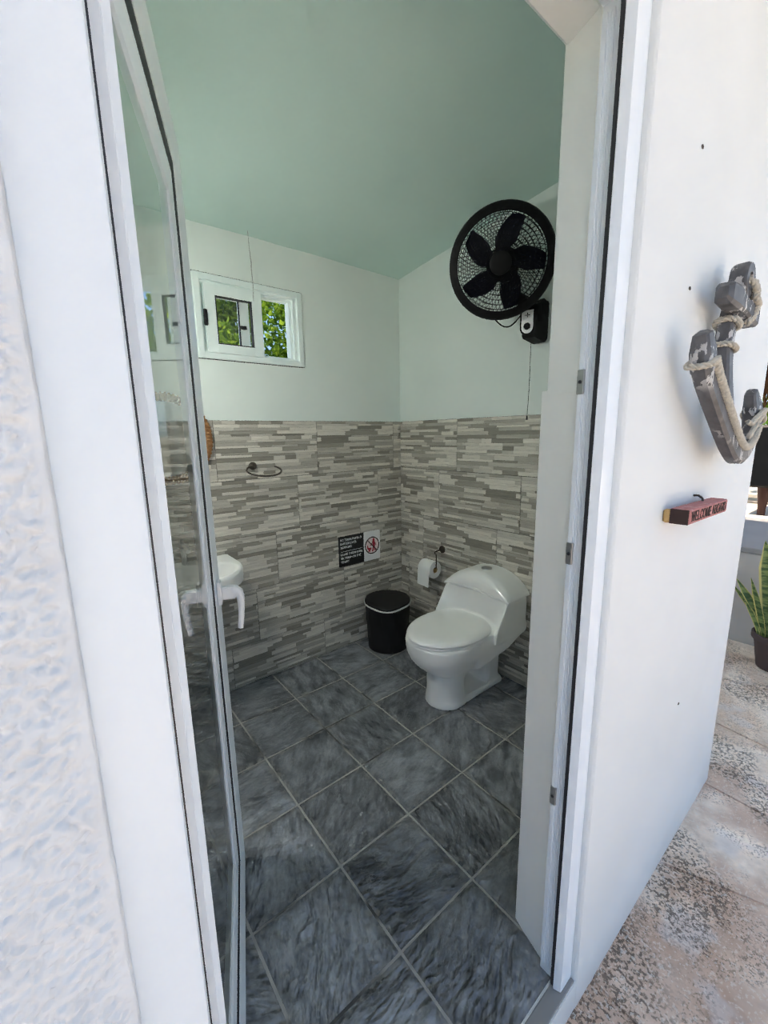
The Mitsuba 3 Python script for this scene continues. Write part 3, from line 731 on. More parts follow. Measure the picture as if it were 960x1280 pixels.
# ================================================================ toilet paper and its holder
def tp():
    c = np.array([1.868, 1.862, 0.548]); R, r, L = 0.056, 0.020, 0.105
    th = np.linspace(0, 2 * np.pi, 49)
    pr_ = [(r, 0), (R - 0.003, 0), (R, 0.003), (R, L - 0.003), (R - 0.003, L), (r, L), (r, 0)]
    m = lathe(pr_, 48); m.apply_transform(mat4([1, 0, 0], [0, 0, -1], [0, 1, 0], c - np.array([0, L / 2, 0])))
    add('toilet_paper_roll__roll', m, 'mat_paper', smooth=35)
    def tail(u, v):
        ang = np.where(u < 0.5, math.radians(60) + u * 2 * math.radians(120), math.pi)
        rad = R + 0.0012
        x = c[0] + rad * np.cos(ang); z = c[2] + rad * np.sin(ang)
        z = np.where(u < 0.5, z, c[2] - (u - 0.5) * 2 * 0.105); x = x - np.where(u < 0.5, 0, 0.010 * (u - 0.5))
        return np.stack([x, c[1] - L / 2 + 0.001 + v * (L - 0.002), z + 0.004 * v * (u > 0.9)], 1)
    add('toilet_paper_roll__loose_sheet', grid(tail, 24, 3), 'mat_paper', smooth=True)
    co = lathe([(r - 0.0012, 0.001), (r - 0.0002, 0.001), (r - 0.0002, L - 0.001), (r - 0.0012, L - 0.001), (r - 0.0012, 0.001)], 32); co.apply_transform(mat4([1, 0, 0], [0, 0, -1], [0, 1, 0], c - np.array([0, L / 2, 0])))
    add('toilet_paper_roll__cardboard_core', co, 'mat_tan', smooth=35)
    tag('toilet_paper_roll', 'white toilet paper roll with a loose sheet hanging, right of the bin', 'toilet paper')
    y0 = c[1] - 0.045
    plate = lathe([(0, 0), (0.024, 0), (0.024, 0.006), (0.018, 0.010), (0.0, 0.011)], 24); plate.apply_transform(mat4([0, 1, 0], [0, 0, 1], [-1, 0, 0], [XR - 0.008, y0, 0.672]))
    add('toilet_paper_holder__plate', plate, 'mat_bronze', smooth=35)
    arm = tube([(XR - 0.016, y0, 0.672), (1.90, y0, 0.671), (1.873, y0, 0.668), (c[0], y0 + 0.0, 0.660), (c[0], y0 - 0.014, 0.655), (c[0], y0 - 0.016, 0.62), (c[0], y0 - 0.014, 0.563), (c[0], y0, c[2] + 0.0145), (c[0], y0 + 0.06, c[2] + 0.0145), (c[0], y0 + 0.105, c[2] + 0.0145)], 0.004, 10)
    add('toilet_paper_holder__arm', arm, 'mat_bronze', smooth=True)
    tag('toilet_paper_holder', 'small dark bronze toilet paper holder on the tiled right wall', 'holder')
tp()

# ================================================================ towel ring (open horizontal hoop)
def ring():
    c = np.array([0.905, YB - 0.085, 1.243]); a = np.radians(np.linspace(128, 395, 46))
    P = np.stack([c[0] + 0.094 * np.cos(a), c[1] + 0.062 * np.sin(a), c[2] - 0.004 + 0.026 * np.sin(a)], 1)
    add('towel_ring__hoop', tube(P, 0.0045, 10), 'mat_bronze', smooth=True)
    pl = lathe([(0, 0), (0.021, 0), (0.021, 0.005), (0.014, 0.012), (0.009, 0.022), (0.0, 0.023)], 24); pl.apply_transform(mat4([1, 0, 0], [0, 0, 1], [0, -1, 0], [0.872, YB - 0.008, 1.262]))
    st = tube([(0.872, YB - 0.025, 1.262), (0.866, YB - 0.04, 1.258), P[2] + np.array([0, 0, 0.002]), P[0]], 0.006, 10)
    add('towel_ring__mount', cat(pl, st), 'mat_bronze', smooth=30)
    tag('towel_ring', 'dark bronze open towel ring on the tiled back wall below the window', 'towel ring')
ring()

# ================================================================ sign
def sign():
    x0, xm, x1, z0, z1 = 1.402, 1.603, 1.742, 0.565, 0.769
    yb = YB - 0.0085
    add('warning_sign__black_panel', bx((x0, yb - 0.003, z0), (xm, yb, z1), 0.0005), 'mat_black_gloss', 'black panel with white lettering')
    add('warning_sign__white_panel', bx((xm, yb - 0.003, z0), (x1, yb, z1), 0.0005), 'mat_white', 'white panel with a prohibition pictogram')
    F = mat4([1, 0, 0], [0, 0, 1], [0, -1, 0], [0, yb - 0.003, 0])
    tx = []
    for t, z in (('NO TIRAR PAPEL O', 0.737), ('BASURA EN EL', 0.712), ('INODORO', 0.687), ('DO NOT THROW PAPER', 0.640), ('OR TRASH IN THE', 0.615), ('TOILET', 0.590)):
        m = meshkit.text_mesh(t, 0.0135, 0.0006, bold=True)
        w = m.bounds[1, 0]; k = min(1.0, 0.176 / w); m.apply_scale([k, 1, 1]); m.apply_translation([x0 + 0.012, z, 0]); tx.append(m)
    tx.append(bx((x0 + 0.012, 0.6655, 0), (xm - 0.012, 0.6675, 0.0006)))
    m = cat(*tx); m.apply_transform(F); add('warning_sign__lettering', m, 'mat_white')
    cx, cz, R = (xm + x1) / 2 + 0.001, 0.668, 0.061
    disc = exz(Point(cx, cz).buffer(R - 0.004), 0, 0.0003); disc.apply_transform(F); add('warning_sign__disc', disc, 'mat_redtint')
    ringp = Point(cx, cz).buffer(R, 24).difference(Point(cx, cz).buffer(R - 0.0075, 24))
    slash = LineString([(cx - R * .7, cz + R * .7), (cx + R * .7, cz - R * .7)]).buffer(0.0036).intersection(Point(cx, cz).buffer(R))
    m = exz(ringp.union(slash), 0, 0.0009); m.apply_transform(F); add('warning_sign__prohibition_ring', m, 'mat_plaque_dark', 'dark red ring and slash')
    pp = [Point(cx + 0.012, cz + 0.040).buffer(0.0095), LineString([(cx + 0.012, cz + 0.026), (cx + 0.014, cz - 0.004)]).buffer(0.0105), LineString([(cx + 0.012, cz - 0.004), (cx + 0.004, cz - 0.040)]).buffer(0.005),
          LineString([(cx + 0.016, cz - 0.004), (cx + 0.023, cz - 0.038)]).buffer(0.005), LineString([(cx + 0.008, cz + 0.024), (cx - 0.006, cz + 0.010), (cx - 0.014, cz + 0.002)]).buffer(0.0042), LineString([(cx + 0.018, cz + 0.024), (cx + 0.030, cz + 0.002)]).buffer(0.004),
          Polygon([(cx - 0.044, cz + 0.004), (cx - 0.038, cz + 0.006), (cx - 0.032, cz - 0.012), (cx - 0.006, cz - 0.016), (cx - 0.010, cz - 0.028), (cx - 0.018, cz - 0.032), (cx - 0.016, cz - 0.042), (cx - 0.034, cz - 0.042), (cx - 0.033, cz - 0.030), (cx - 0.042, cz - 0.018)])]
    m = exz(shapely.union_all(pp).intersection(Point(cx, cz).buffer(R - 0.006)), 0, 0.0007); m.apply_transform(F); add('warning_sign__pictogram', m, 'mat_red', 'red figure throwing rubbish into a toilet')
    tag('warning_sign', 'black and white no rubbish in the toilet sign on the tiled back wall', 'sign')
sign()

# ================================================================ wall fan
def fan():
    C0 = np.array([1.655, 1.215, 2.142]); R = 0.222
    f = np.array([-0.80, -0.52, -0.30]); f /= np.linalg.norm(f)
    s = np.cross(f, [0, 0, 1.0]); s /= np.linalg.norm(s); t = np.cross(s, f)
    M = mat4(s, t, f, C0)
    n = 'wall_fan'
    # outer band
    band = [(R - 0.012, -0.050), (R, -0.046), (R + 0.003, -0.02), (R + 0.003, 0.012), (R - 0.002, 0.026), (R - 0.016, 0.030), (R - 0.034, 0.036), (R - 0.036, 0.033), (R - 0.014, 0.022), (R - 0.008, 0.0), (R - 0.012, -0.050)]
    m = lathe(band, 72); m.apply_transform(M); add(n + '__rim', m, 'mat_fan', smooth=30)
    def cage(zc, zr, spin, k, rings):
        ms = []
        for i in range(k):
            a0 = 2 * math.pi * i / k
            q = np.linspace(0, 1, 7)
            rr = 0.045 + q * (R - 0.02 - 0.045); aa = a0 + spin * q
            zz = zc + (zr - zc) * q ** 2.4
            ms.append(tube(np.stack([rr * np.cos(aa), rr * np.sin(aa), zz], 1), 0.0014, 4, caps=False))
        for r in rings:
            q = (r - 0.045) / (R - 0.02 - 0.045); zz = zc + (zr - zc) * max(q, 0) ** 2.4
            a = np.linspace(0, 2 * np.pi, 60, endpoint=False)
            ms.append(tube(np.stack([r * np.cos(a), r * np.sin(a), np.full(60, zz)], 1), 0.0015, 4, closed=True))
        m = cat(*ms); m.apply_transform(M); return m
    add(n + '__front_grille', cage(0.066, 0.030, 0.55, 60, np.arange(0.06, R - 0.03, 0.020)), 'mat_fan', smooth=True)
    add(n + '__rear_grille', cage(-0.100, -0.048, -0.35, 66, np.arange(0.070, R - 0.02, 0.019)), 'mat_fan', smooth=True)
    cap = lathe([(0, 0.074), (0.036, 0.073), (0.046, 0.068), (0.047, 0.060), (0, 0.060)], 36); cap.apply_transform(M); add(n + '__badge', cap, 'mat_fan', smooth=30)
    hub = lathe([(0, 0.036), (0.025, 0.034), (0.038, 0.022), (0.040, -0.012), (0, -0.012)], 30); hub.apply_transform(M); add(n + '__hub', hub, 'mat_fan', smooth=30)
    for i in range(5):
        def bl(u, v, i=i):
            r = 0.034 + u * 0.148; a = 2 * np.pi * i / 5 + 0.35
            wid = 0.026 + 0.022 * np.sin(np.pi * np.clip(u * 0.85 + 0.1, 0, 1))
            da = (v - 0.5) * 2 * wid / r * np.clip(0.55 + u, 0, 1) + 0.35 * u
            z = (v - 0.5) * (0.045 - 0.015 * u) + 0.006
            return np.stack([r * np.cos(a + da), r * np.sin(a + da), z], 1)
        b = grid(bl, 14, 8); b2 = b.copy(); b2.apply_translation([0, 0, -0.0025]); b2.invert()
        m = cat(b, b2); m.apply_transform(M); add(num(n + '__blade', i), m, 'mat_blade', smooth=True)
    mo = lathe([(0, -0.225), (0.040, -0.222), (0.064, -0.205), (0.072, -0.17), (0.072, -0.115), (0.06, -0.100), (0, -0.098)], 32); mo.apply_transform(M); add(n + '__motor', mo, 'mat_fan', smooth=35)
    back = C0 - f * 0.16
    W = np.array([XR - 0.06, 1.168, 1.95])
    nk = [back + np.array([0, 0, -0.03]), back + (W - back) * 0.35 + np.array([0, 0, -0.06]), W + np.array([-0.015, 0.0, 0.03]), W + np.array([0.0, 0, -0.02])]
    m = tube(nk, [0.030, 0.028, 0.028, 0.032], 14); add(n + '__arm', m, 'mat_fan', smooth=True)
    # wall bracket with control face turned to the room
    yc0, yc1 = 1.152, 1.212
    bp = [(XR - 0.125, 1.865), (XR - 0.115, 1.852), (XR - 0.02, 1.838), (XR - 0.001, 1.86), (XR - 0.001, 2.02), (XR - 0.05, 2.03), (XR - 0.10, 1.985)]
    m = trimesh.creation.extrude_polygon(Polygon(bp).buffer(-0.008).buffer(0.008), yc1 - yc0, engine='earcut'); m.apply_transform(mat4([1, 0, 0], [0, 0, 1], [0, -1, 0], [0, yc1, 0]))
    add(n + '__bracket', m, 'mat_fan', smooth=30)
    # white control label on the front (-x) end of the bracket
    face = Polygon([(-0.026, 0), (0.026, 0), (0.026, 0.085), (-0.026, 0.085)])
    face = Point(0, 0.026).buffer(0.026).union(sbox(-0.026, 0.026, 0.026, 0.1))
    fm = trimesh.creation.extrude_polygon(face, 0.004, engine='earcut')
    CP = np.array([XR - 0.125, 1.182, 1.868])
    ef = np.array([-0.92, -0.38, 0.0]); ef /= np.linalg.norm(ef); es = np.cross([0, 0, 1.0], ef); 
    PM = mat4(es, [0, 0, 1], ef, CP + ef * 0.012)
    bk = trimesh.creation.extrude_polygon(face.buffer(0.007), 0.03, engine='earcut'); bk.apply_translation([0, 0, -0.03]); bk.apply_transform(PM); add(n + '__control_box', bk, 'mat_fan', smooth=30)
    fm.apply_transform(PM); add(n + '__control_panel', fm, 'mat_white', 'white control panel')
    kn = lathe([(0, 0.016), (0.012, 0.016), (0.0145, 0.012), (0.0145, 0.003), (0, 0.003)], 24); kn.apply_translation([0, 0.030, 0]); kn.apply_transform(PM); add(n + '__knob', kn, 'mat_fan', smooth=35)
    sb = cat(bx((-0.0015, 0.068, 0.003), (0.0015, 0.09, 0.0046)), bx((-0.011, 0.0775, 0.003), (0.011, 0.0805, 0.0046))); sb.apply_transform(PM); add(n + '__control_mark', sb, 'mat_fan')
    b = CP + ef * 0.0
    pc = [(XR - 0.07, 1.196, 1.845), (XR - 0.066, 1.198, 1.75), (XR - 0.062, 1.200, 1.62), (XR - 0.060, 1.206, 1.50)]
    m = cat(tube(pc, 0.0012, 6), lathe([(0, -0.024), (0.004, -0.022), (0.0035, -0.004), (0, 0)], 12).apply_translation(pc[-1])); add(n + '__pull_cord', m, 'mat_fan', 'thin black pull cord')
    q = np.linspace(0, 1, 14); A, B = C0 - f * 0.05 + np.array([0.02, 0.05, -0.215]), CP + np.array([0.0, 0.03, 0.10])
    P = A + (B - A) * q[:, None]; P[:, 2] -= 0.05 * np.sin(np.pi * q)
    add(n + '__cable', tube(P, 0.003, 8), 'mat_fan', smooth=True)
    tag(n, 'black wall mounted fan with a round grille high on the right wall', 'fan')
fan()

# ================================================================ washbasin, mirror
def basin():
    cx, y0, ty = 0.468, YB - 0.008, 0.800
    def f(X, Y, Z):
        yy = y0 - Y
        q = np.sqrt(((X - cx) / 0.235) ** 2 + (np.clip(yy - 0.16, -1, 1) / 0.245) ** 2)
        plan = np.where(yy > 0.16, (1 - q) * 0.235, 0.235 - abs(X - cx))
        tap = 0.30 + 0.0 * X
        outer = smin(plan - np.clip(ty - 0.07 - Z, 0, 1) * 1.1, ty - Z, 0.02)
        outer = np.minimum(np.minimum(outer, Z - (ty - 0.165)), yy)
        bowl = sd_ell(X, Y, Z, (cx, y0 - 0.225, ty + 0.03), (0.198, 0.152, 0.15))
        return smin(outer, -bowl, 0.015)
    m = isosurface(f, (cx - 0.26, y0 - 0.44, ty - 0.19), (cx + 0.26, y0 + 0.02, ty + 0.03), 0.006)
    trimesh.smoothing.filter_taubin(m, lamb=0.5, nu=0.53, iterations=8)
    add('washbasin__bowl', m, 'mat_ceramic', smooth=True)
    d = lathe([(0, 0.003), (0.02, 0.003), (0.022, 0), (0, 0)], 20); d.apply_translation([cx, y0 - 0.235, ty - 0.113]); add('washbasin__drain', d, 'mat_chrome', smooth=30)
    sp = tube([(cx, y0 - 0.055, ty - 0.002), (cx, y0 - 0.055, ty + 0.075), (cx, y0 - 0.075, ty + 0.10), (cx, y0 - 0.12, ty + 0.10), (cx, y0 - 0.15, ty + 0.085)], 0.012, 14)
    add('washbasin__faucet', cat(sp, bx((cx - 0.006, y0 - 0.06, ty + 0.095), (cx + 0.006, y0 - 0.02, ty + 0.125), 0.003)), 'mat_chrome', smooth=30)
    tag('washbasin', 'white wall hung washbasin partly hidden behind the open door', 'sink')
basin()
def wmirror():
    c = np.array([0.452, YB - 0.026, 1.412]); R0 = 0.197
    n = 'round_mirror'
    FM = mat4([1, 0, 0], [0, 0, 1], [0, -1, 0], c)
    ms = []
    for k in range(72):
        a0 = 2 * math.pi * k / 72
        q = np.linspace(0, 1, 10); ph = 2 * math.pi * q
        rr = R0 + 0.019 * np.cos(ph); aa = a0 + q * 2 * math.pi / 72 * 2.0; zz = 0.011 * np.sin(ph)
        ms.append(tube(np.stack([rr * np.cos(aa), rr * np.sin(aa), zz], 1), 0.0042, 5, caps=False))
    core = lathe([(R0 - 0.016, -0.01), (R0 + 0.016, -0.01), (R0 + 0.016, 0.008), (R0 - 0.016, 0.008), (R0 - 0.016, -0.01)], 60)
    m = cat(core, *ms); m.apply_transform(FM); add(n + '__woven_frame', m, 'mat_wicker', smooth=True)
    g = lathe([(0, -0.009), (R0 - 0.012, -0.009), (R0 - 0.012, -0.003), (0, -0.003)], 60); g.apply_transform(FM); add(n + '__mirror_glass', g, 'mat_mirror')
    tag(n, 'round mirror in a brown woven wicker frame above the washbasin', 'mirror')
wmirror()
# added fill lamp (opal globe), unseen on the left wall, brightens the room
LC = np.array([0.098, 1.40, 1.92])
lb = lathe([(0, 0), (0.055, 0), (0.055, 0.012), (0.045, 0.02), (0.012, 0.024), (0.012, 0.05), (0.012, 0.03), (0, 0.03)], 32); lb.apply_transform(mat4([0, 1, 0], [0, 0, 1], [1, 0, 0], [XL, LC[1], LC[2]]))
add('added_fill_lamp__base', lb, 'mat_white', smooth=35)
gb = trimesh.creation.icosphere(3, 0.075); gb.apply_translation(LC)
add('added_fill_lamp__globe', gb, 'mat_white', smooth=True)
FILL_LAMP = 22.0
scene['added_fill_lamp__globe']['emitter'] = {'type': 'area', 'radiance': {'type': 'rgb', 'value': [1.0 * FILL_LAMP, 1.0 * FILL_LAMP, 0.96 * FILL_LAMP]}}
tag('added_fill_lamp', 'lit white globe fill lamp added unseen on the left wall to brighten the room', 'lamp')

sh_ = lathe([(0.012, 0.100), (0.03, 0.100), (0.07, 0.082), (0.092, 0.040), (0.094, 0.036), (0.090, 0.040), (0.068, 0.078), (0.03, 0.095), (0.012, 0.095), (0.012, 0.100)], 40); sh_.apply_translation(LC)
add('added_fill_lamp__shade', sh_, 'mat_white', smooth=35)  # cap of the added lamp, keeps its light off the ceiling

# hanging cord in front of the window
P = [(0.922, 2.19, ceil_z(2.19) + 0.005), (0.924, 2.192, 2.36), (0.931, 2.195, 2.275), (0.930, 2.196, 2.25), (0.934, 2.198, 2.19), (0.932, 2.200, 2.10)]
add('hanging_cord', tube(P, [0.0012, 0.0014, 0.0032, 0.0030, 0.0015, 0.0012], 8), 'mat_grey', 'thin grey cord hanging from the ceiling in front of the window', 'cord', smooth=True)

# ================================================================ anchor on the outer wall
def anchor():
    n = 'wooden_anchor'
    def octo(w, h, k=0.3):
        return [(-w, -h * (1 - k)), (-w * (1 - k), -h), (w * (1 - k), -h), (w, -h * (1 - k)), (w, h * (1 - k)), (w * (1 - k), h), (-w * (1 - k), h), (-w, h * (1 - k))]
    Y = np.array([0, 1.0, 0])
    def member(P, W, H, k=0.3):
        """octagonal bar along P, W half width in the wall's plane, H half depth"""
        P = np.array(P, float); t = np.gradient(P, axis=0); rings = []
        for p, tt, w, h in zip(P, t, W, H):
            sd = np.cross(tt, Y); sd /= np.linalg.norm(sd)
            rings.append(np.array([p + sd * a + Y * b for a, b in octo(w, h, k)]))
        m = loft(rings)
        if m.volume < 0: m.invert()
        return m
    def curve(P, N):
        P = np.array(P, float); q = np.linspace(0, 1, len(P)); s = np.linspace(0, 1, N)
        from scipy.interpolate import CubicSpline
        return CubicSpline(q, P)(s)
    sh = curve([(1.365, .308, 1.752), (1.362, .318, 1.69), (1.362, .321, 1.60), (1.385, .310, 1.47), (1.425, .296, 1.365)], 14)
    add(n + '__shank', member(sh, np.linspace(.021, .024, 14), np.full(14, .017)), 'mat_anchor')
    m = lathe([(0.019, -0.018), (0.039, -0.018), (0.043, -0.012), (0.043, 0.012), (0.039, 0.018), (0.019, 0.018), (0.016, 0.012), (0.016, -0.012), (0.019, -0.018)], 28)
    m.apply_transform(mat4([1, 0, 0], [0, 0, 1], [0, -1, 0], [1.388, .308, 1.772])); add(n + '__eye', m, 'mat_anchor', smooth=35)
    st = [(1.238, .306, 1.722), (1.25, .306, 1.722), (1.30, .304, 1.720), (1.37, .302, 1.712), (1.43, .300, 1.704), (1.475, .300, 1.700), (1.487, .300, 1.699)]
    add(n + '__stock', member(st, [.012, .023, .026, .019, .024, .024, .014], [.010, .018, .020, .017, .019, .018, .010]), 'mat_anchor')
    ar = curve([(1.125, .303, 1.585), (1.15, .301, 1.535), (1.24, .298, 1.472), (1.36, .294, 1.395), (1.465, .291, 1.350), (1.57, .293, 1.368), (1.645, .297, 1.425), (1.655, .302, 1.475)], 40)
    add(n + '__arms', member(ar, np.interp(np.linspace(0, 1, 40), [0, .55, 1], [.022, .026, .026]), np.full(40, .017), 0.35), 'mat_anchor')
    fl = member([(1.150, .302, 1.540), (1.147, .302, 1.546), (1.130, .303, 1.585), (1.118, .303, 1.618), (1.116, .303, 1.622)], [.020, .027, .026, .019, .010], [.015, .020, .020, .015, .008])
    add(n + '__fluke', fl, 'mat_anchor')
    fl = member([(1.668, .298, 1.420), (1.666, .298, 1.427), (1.640, .301, 1.475), (1.612, .303, 1.520), (1.609, .303, 1.524)], [.030, .046, .036, .018, .010], [.014, .020, .018, .013, .008])
    add(n + '__fluke_001', fl, 'mat_anchor')
    # rope: three twisted strands along each path
    def twist(P, r=0.0075, pitch=0.030):
        P = np.array(P, float); L = np.r_[0, np.cumsum(np.linalg.norm(np.diff(P, axis=0), axis=1))]
        N = max(16, int(L[-1] / 0.003)); s = np.linspace(0, L[-1], N)
        Q = np.stack([np.interp(s, L, P[:, k]) for k in range(3)], 1)
        t = np.gradient(Q, axis=0); t /= np.linalg.norm(t, axis=1, keepdims=True)
        ref = np.array([0.31, 0.77, 0.55]); a = np.cross(t, ref); a /= np.linalg.norm(a, axis=1, keepdims=True); b = np.cross(t, a)
        ms = []
        for k in range(3):
            ph = 2 * np.pi * (s / pitch + k / 3)
            ms.append(tube(Q + r * 0.62 * (np.cos(ph)[:, None] * a + np.sin(ph)[:, None] * b), r * 0.54, 7))
        return cat(*ms)
    def wrap(c, d, w, q, slope=0.0):
        d = np.array(d, float); d /= np.linalg.norm(d); sd = np.cross(d, Y); sd /= np.linalg.norm(sd)
        a = np.linspace(0, 2 * np.pi, 40)
        sp = lambda v: np.sign(v) * abs(v) ** 0.7
        return [np.array(c) + sd * (w * sp(math.cos(x))) + Y * (q * sp(math.sin(x))) + d * slope * math.cos(x) for x in a]
    R = []
    for i, sl in ((4, 0.008), (6, 0.009)): R.append(twist(wrap(sh[i], sh[i - 1] - sh[i + 1], 0.028, 0.023, sl), 0.0065))
    R.append(twist(wrap(ar[3], ar[2] - ar[4], 0.030, 0.023, 0.006), 0.0065))
    inner = []
    for i in range(3, 33):
        t = ar[i + 1] - ar[i - 1]; sd = np.cross(t, Y); sd /= np.linalg.norm(sd)
        if sd[2] < 0: sd = -sd
        inner.append(ar[i] - Y * 0.019 + sd * 0.020)
    R.append(twist(inner, 0.0092))
    R.append(twist(wrap(ar[36], ar[37] - ar[35], 0.034, 0.024, 0.01), 0.006))
    R.append(twist([ar[36] + np.array([0.0, -0.025, 0.02]), (1.56, .275, 1.445), (1.50, .272, 1.43), (1.46, .272, 1.435)], 0.006))
    R.append(twist([ar[36] + np.array([0.0, -0.025, 0.015]), (1.57, .275, 1.425), (1.50, .274, 1.395)], 0.006))
    R.append(twist([(1.410, .288, 1.772), (1.418, .282, 1.752), (1.405, .280, 1.735), (1.432, .279, 1.722), (1.425, .284, 1.695), (1.400, .290, 1.675)], 0.0075))
    R.append(twist(wrap((1.398, .306, 1.755), (0.3, 0, 1), 0.028, 0.024, 0.01), 0.0065))
    add(n + '__rope', cat(*R), 'mat_rope', 'beige twisted rope wound round the anchor', smooth=True)
    tag(n, 'grey weathered wooden anchor with rope hanging on the white outer wall', 'anchor')
anchor()

# ================================================================ welcome plaque
def plaque():
    n = 'welcome_plaque'
    x0, x1, yf, yb = 1.175, 1.51, 0.303, 0.342
    sec = Polygon([(yb, 1.232), (yf + 0.006, 1.243), (yf, 1.238), (yf - 0.0, 1.205), (yf + 0.004, 1.200), (yb, 1.203)])
    sec = Polygon([(yb, 1.229), (yf + 0.003, 1.229), (yf, 1.226), (yf, 1.195), (yf + 0.003, 1.192), (yb, 1.192)])
    m = trimesh.creation.extrude_polygon(sec, x1 - x0, engine='earcut'); m.apply_transform(mat4([0, 1, 0], [0, 0, 1], [1, 0, 0], [x0, 0, 0]))
    add(n + '__board', m, 'mat_plaque')
    add(n + '__end_face', bx((x0 - 0.003, yf + 0.001, 1.1925), (x0 + 0.0005, yb, 1.2285)), 'mat_plaque_dark', 'dark left end')
    for i, q in enumerate((bx((x0 - 0.004, yb - 0.001, 1.193), (x0 + 0.014, YW - 0.001, 1.226), 0.004), bx((1.43, yb, 1.200), (1.46, YW, 1.222)))):
        add(num(n + '__bracket', i), q, 'mat_tan')
    t = meshkit.text_mesh('WELCOME ABOARD', 0.025, 0.0012)
    k = (x1 - x0 - 0.03) / t.bounds[1, 0]; t.apply_scale([k, 1, 1]); t.apply_translation([x0 + 0.015, 1.1985, 0])
    t.apply_transform(mat4([1, 0, 0], [0, 0, 1], [0, -1, 0], [0, yf, 0])); add(n + '__lettering', t, 'mat_plaque_dark', 'dark carved letters reading WELCOME ABOARD')
    hk = [(1.40, yb - 0.008, 1.226), (1.40, yb - 0.006, 1.236), (1.402, yb + 0.004, 1.243), (1.404, YW, 1.242)]
    add(n + '__hook', tube(hk, 0.003, 8), 'mat_bronze', smooth=True)
    for k_ in [k_ for k_ in scene if k_.startswith(n + '__')]:
        scene[k_]['to_world'] = T().translate([x0, 0, 1.21]).rotate([0, 1, 0], 1.6).translate([-x0, 0, -1.21])
    tag(n, 'reddish wooden WELCOME ABOARD plaque mounted on the wall below the anchor', 'plaque')
plaque()
# wall plug marks
for i, (x, z) in enumerate(((1.174, 2.010), (1.190, 1.734), (1.510, 0.535))):
    m = trimesh.creation.icosphere(1, 0.0055); m.apply_scale([1.2, 0.35, 0.8]); m.apply_translation([x, YW - 0.0005, z])
    add(num('wall_front__nail', i), m, 'mat_bronze')

# ================================================================ potted snake plant and what stands beyond
def plant():
    n = 'potted_snake_plant'; c = np.array([3.46, 0.345, ZP])
    pot = lathe([(0, 0.0), (0.085, 0.0), (0.092, 0.006), (0.120, 0.185), (0.130, 0.187), (0.134, 0.192), (0.134, 0.226), (0.130, 0.230), (0.120, 0.228), (0.116, 0.195), (0.112, 0.19), (0, 0.185)], 48)
    pot.apply_translation(c); add(n + '__pot', pot, 'mat_pot', 'dark brown plastic pot', smooth=30)
    so = lathe([(0, 0.2), (0.113, 0.2), (0.113, 0.192), (0, 0.192)], 32); so.apply_translation(c + np.array([0, 0, 0.005])); add(n + '__soil', so, 'mat_earth')
    rs = np.random.default_rng(4)
    # base offset, length, lean, lean direction, half width, direction of the blade's width
    spec = [(-0.03, 0.045, 0.64, 0.085, 1.60, .046, 1.45), (0.0, 0.075, 0.36, 0.175, 1.62, .026, 1.9), (0.03, 0.075, 0.30, 0.21, 1.45, .022, 1.2), (0.03, 0.02, 0.58, 0.05, 0.6, .040, 1.9), (-0.05, -0.01, 0.50, 0.10, 3.4, .038, 1.3), (0.05, -0.04, 0.62, 0.12, -0.9, .040, 1.0),
            (0.0, -0.06, 0.45, 0.20, -1.5, .034, 1.7), (-0.05, 0.07, 0.40, 0.10, 1.9, .024, 1.2), (0.05, 0.055, 0.47, 0.10, 1.2, .030, 1.7), (-0.02, 0.0, 0.72, 0.03, -2.2, .042, 1.5), (-0.045, 0.085, 0.24, 0.10, 1.8, .016, 1.4)]
    for i, (dx, dy, L, lean, az, w, wd) in enumerate(spec):
        tw = rs.uniform(-0.35, 0.35)
        def fn(u, v, L=L, lean=lean, az=az, w=w, tw=tw, wd=wd):
            s = (v - 0.5) * 2
            wid = w * (0.55 + 0.45 * np.sin(np.pi * np.clip(u * 0.8 + 0.1, 0, 1))) * np.clip((1 - u) / 0.28, 0, 1) ** 0.7
            out = lean * u ** 1.4
            fa = wd + tw * u
            x = dx + math.cos(az) * out + wid * s * np.cos(fa); y = dy + math.sin(az) * out + wid * s * np.sin(fa)
            cup = 0.25 * wid * s ** 2
            return c + np.stack([x - cup * np.sin(fa), y + cup * np.cos(fa), 0.195 + L * u * (1 - 0.10 * lean * u)], 1)
        g = grid(fn, 22, 9); uvv = np.stack([abs(np.tile(np.linspace(-1, 1, 9), 22)), np.repeat(np.linspace(0, 1, 22), 9)], 1)
        scene[num(n + '__leaf', i)] = mikit.ply(g, 'mat_snake', smooth=True, uv=uvv)
    tag(n, 'snake plant with yellow edged leaves in a dark pot by the low wall', 'potted plant')
plant()

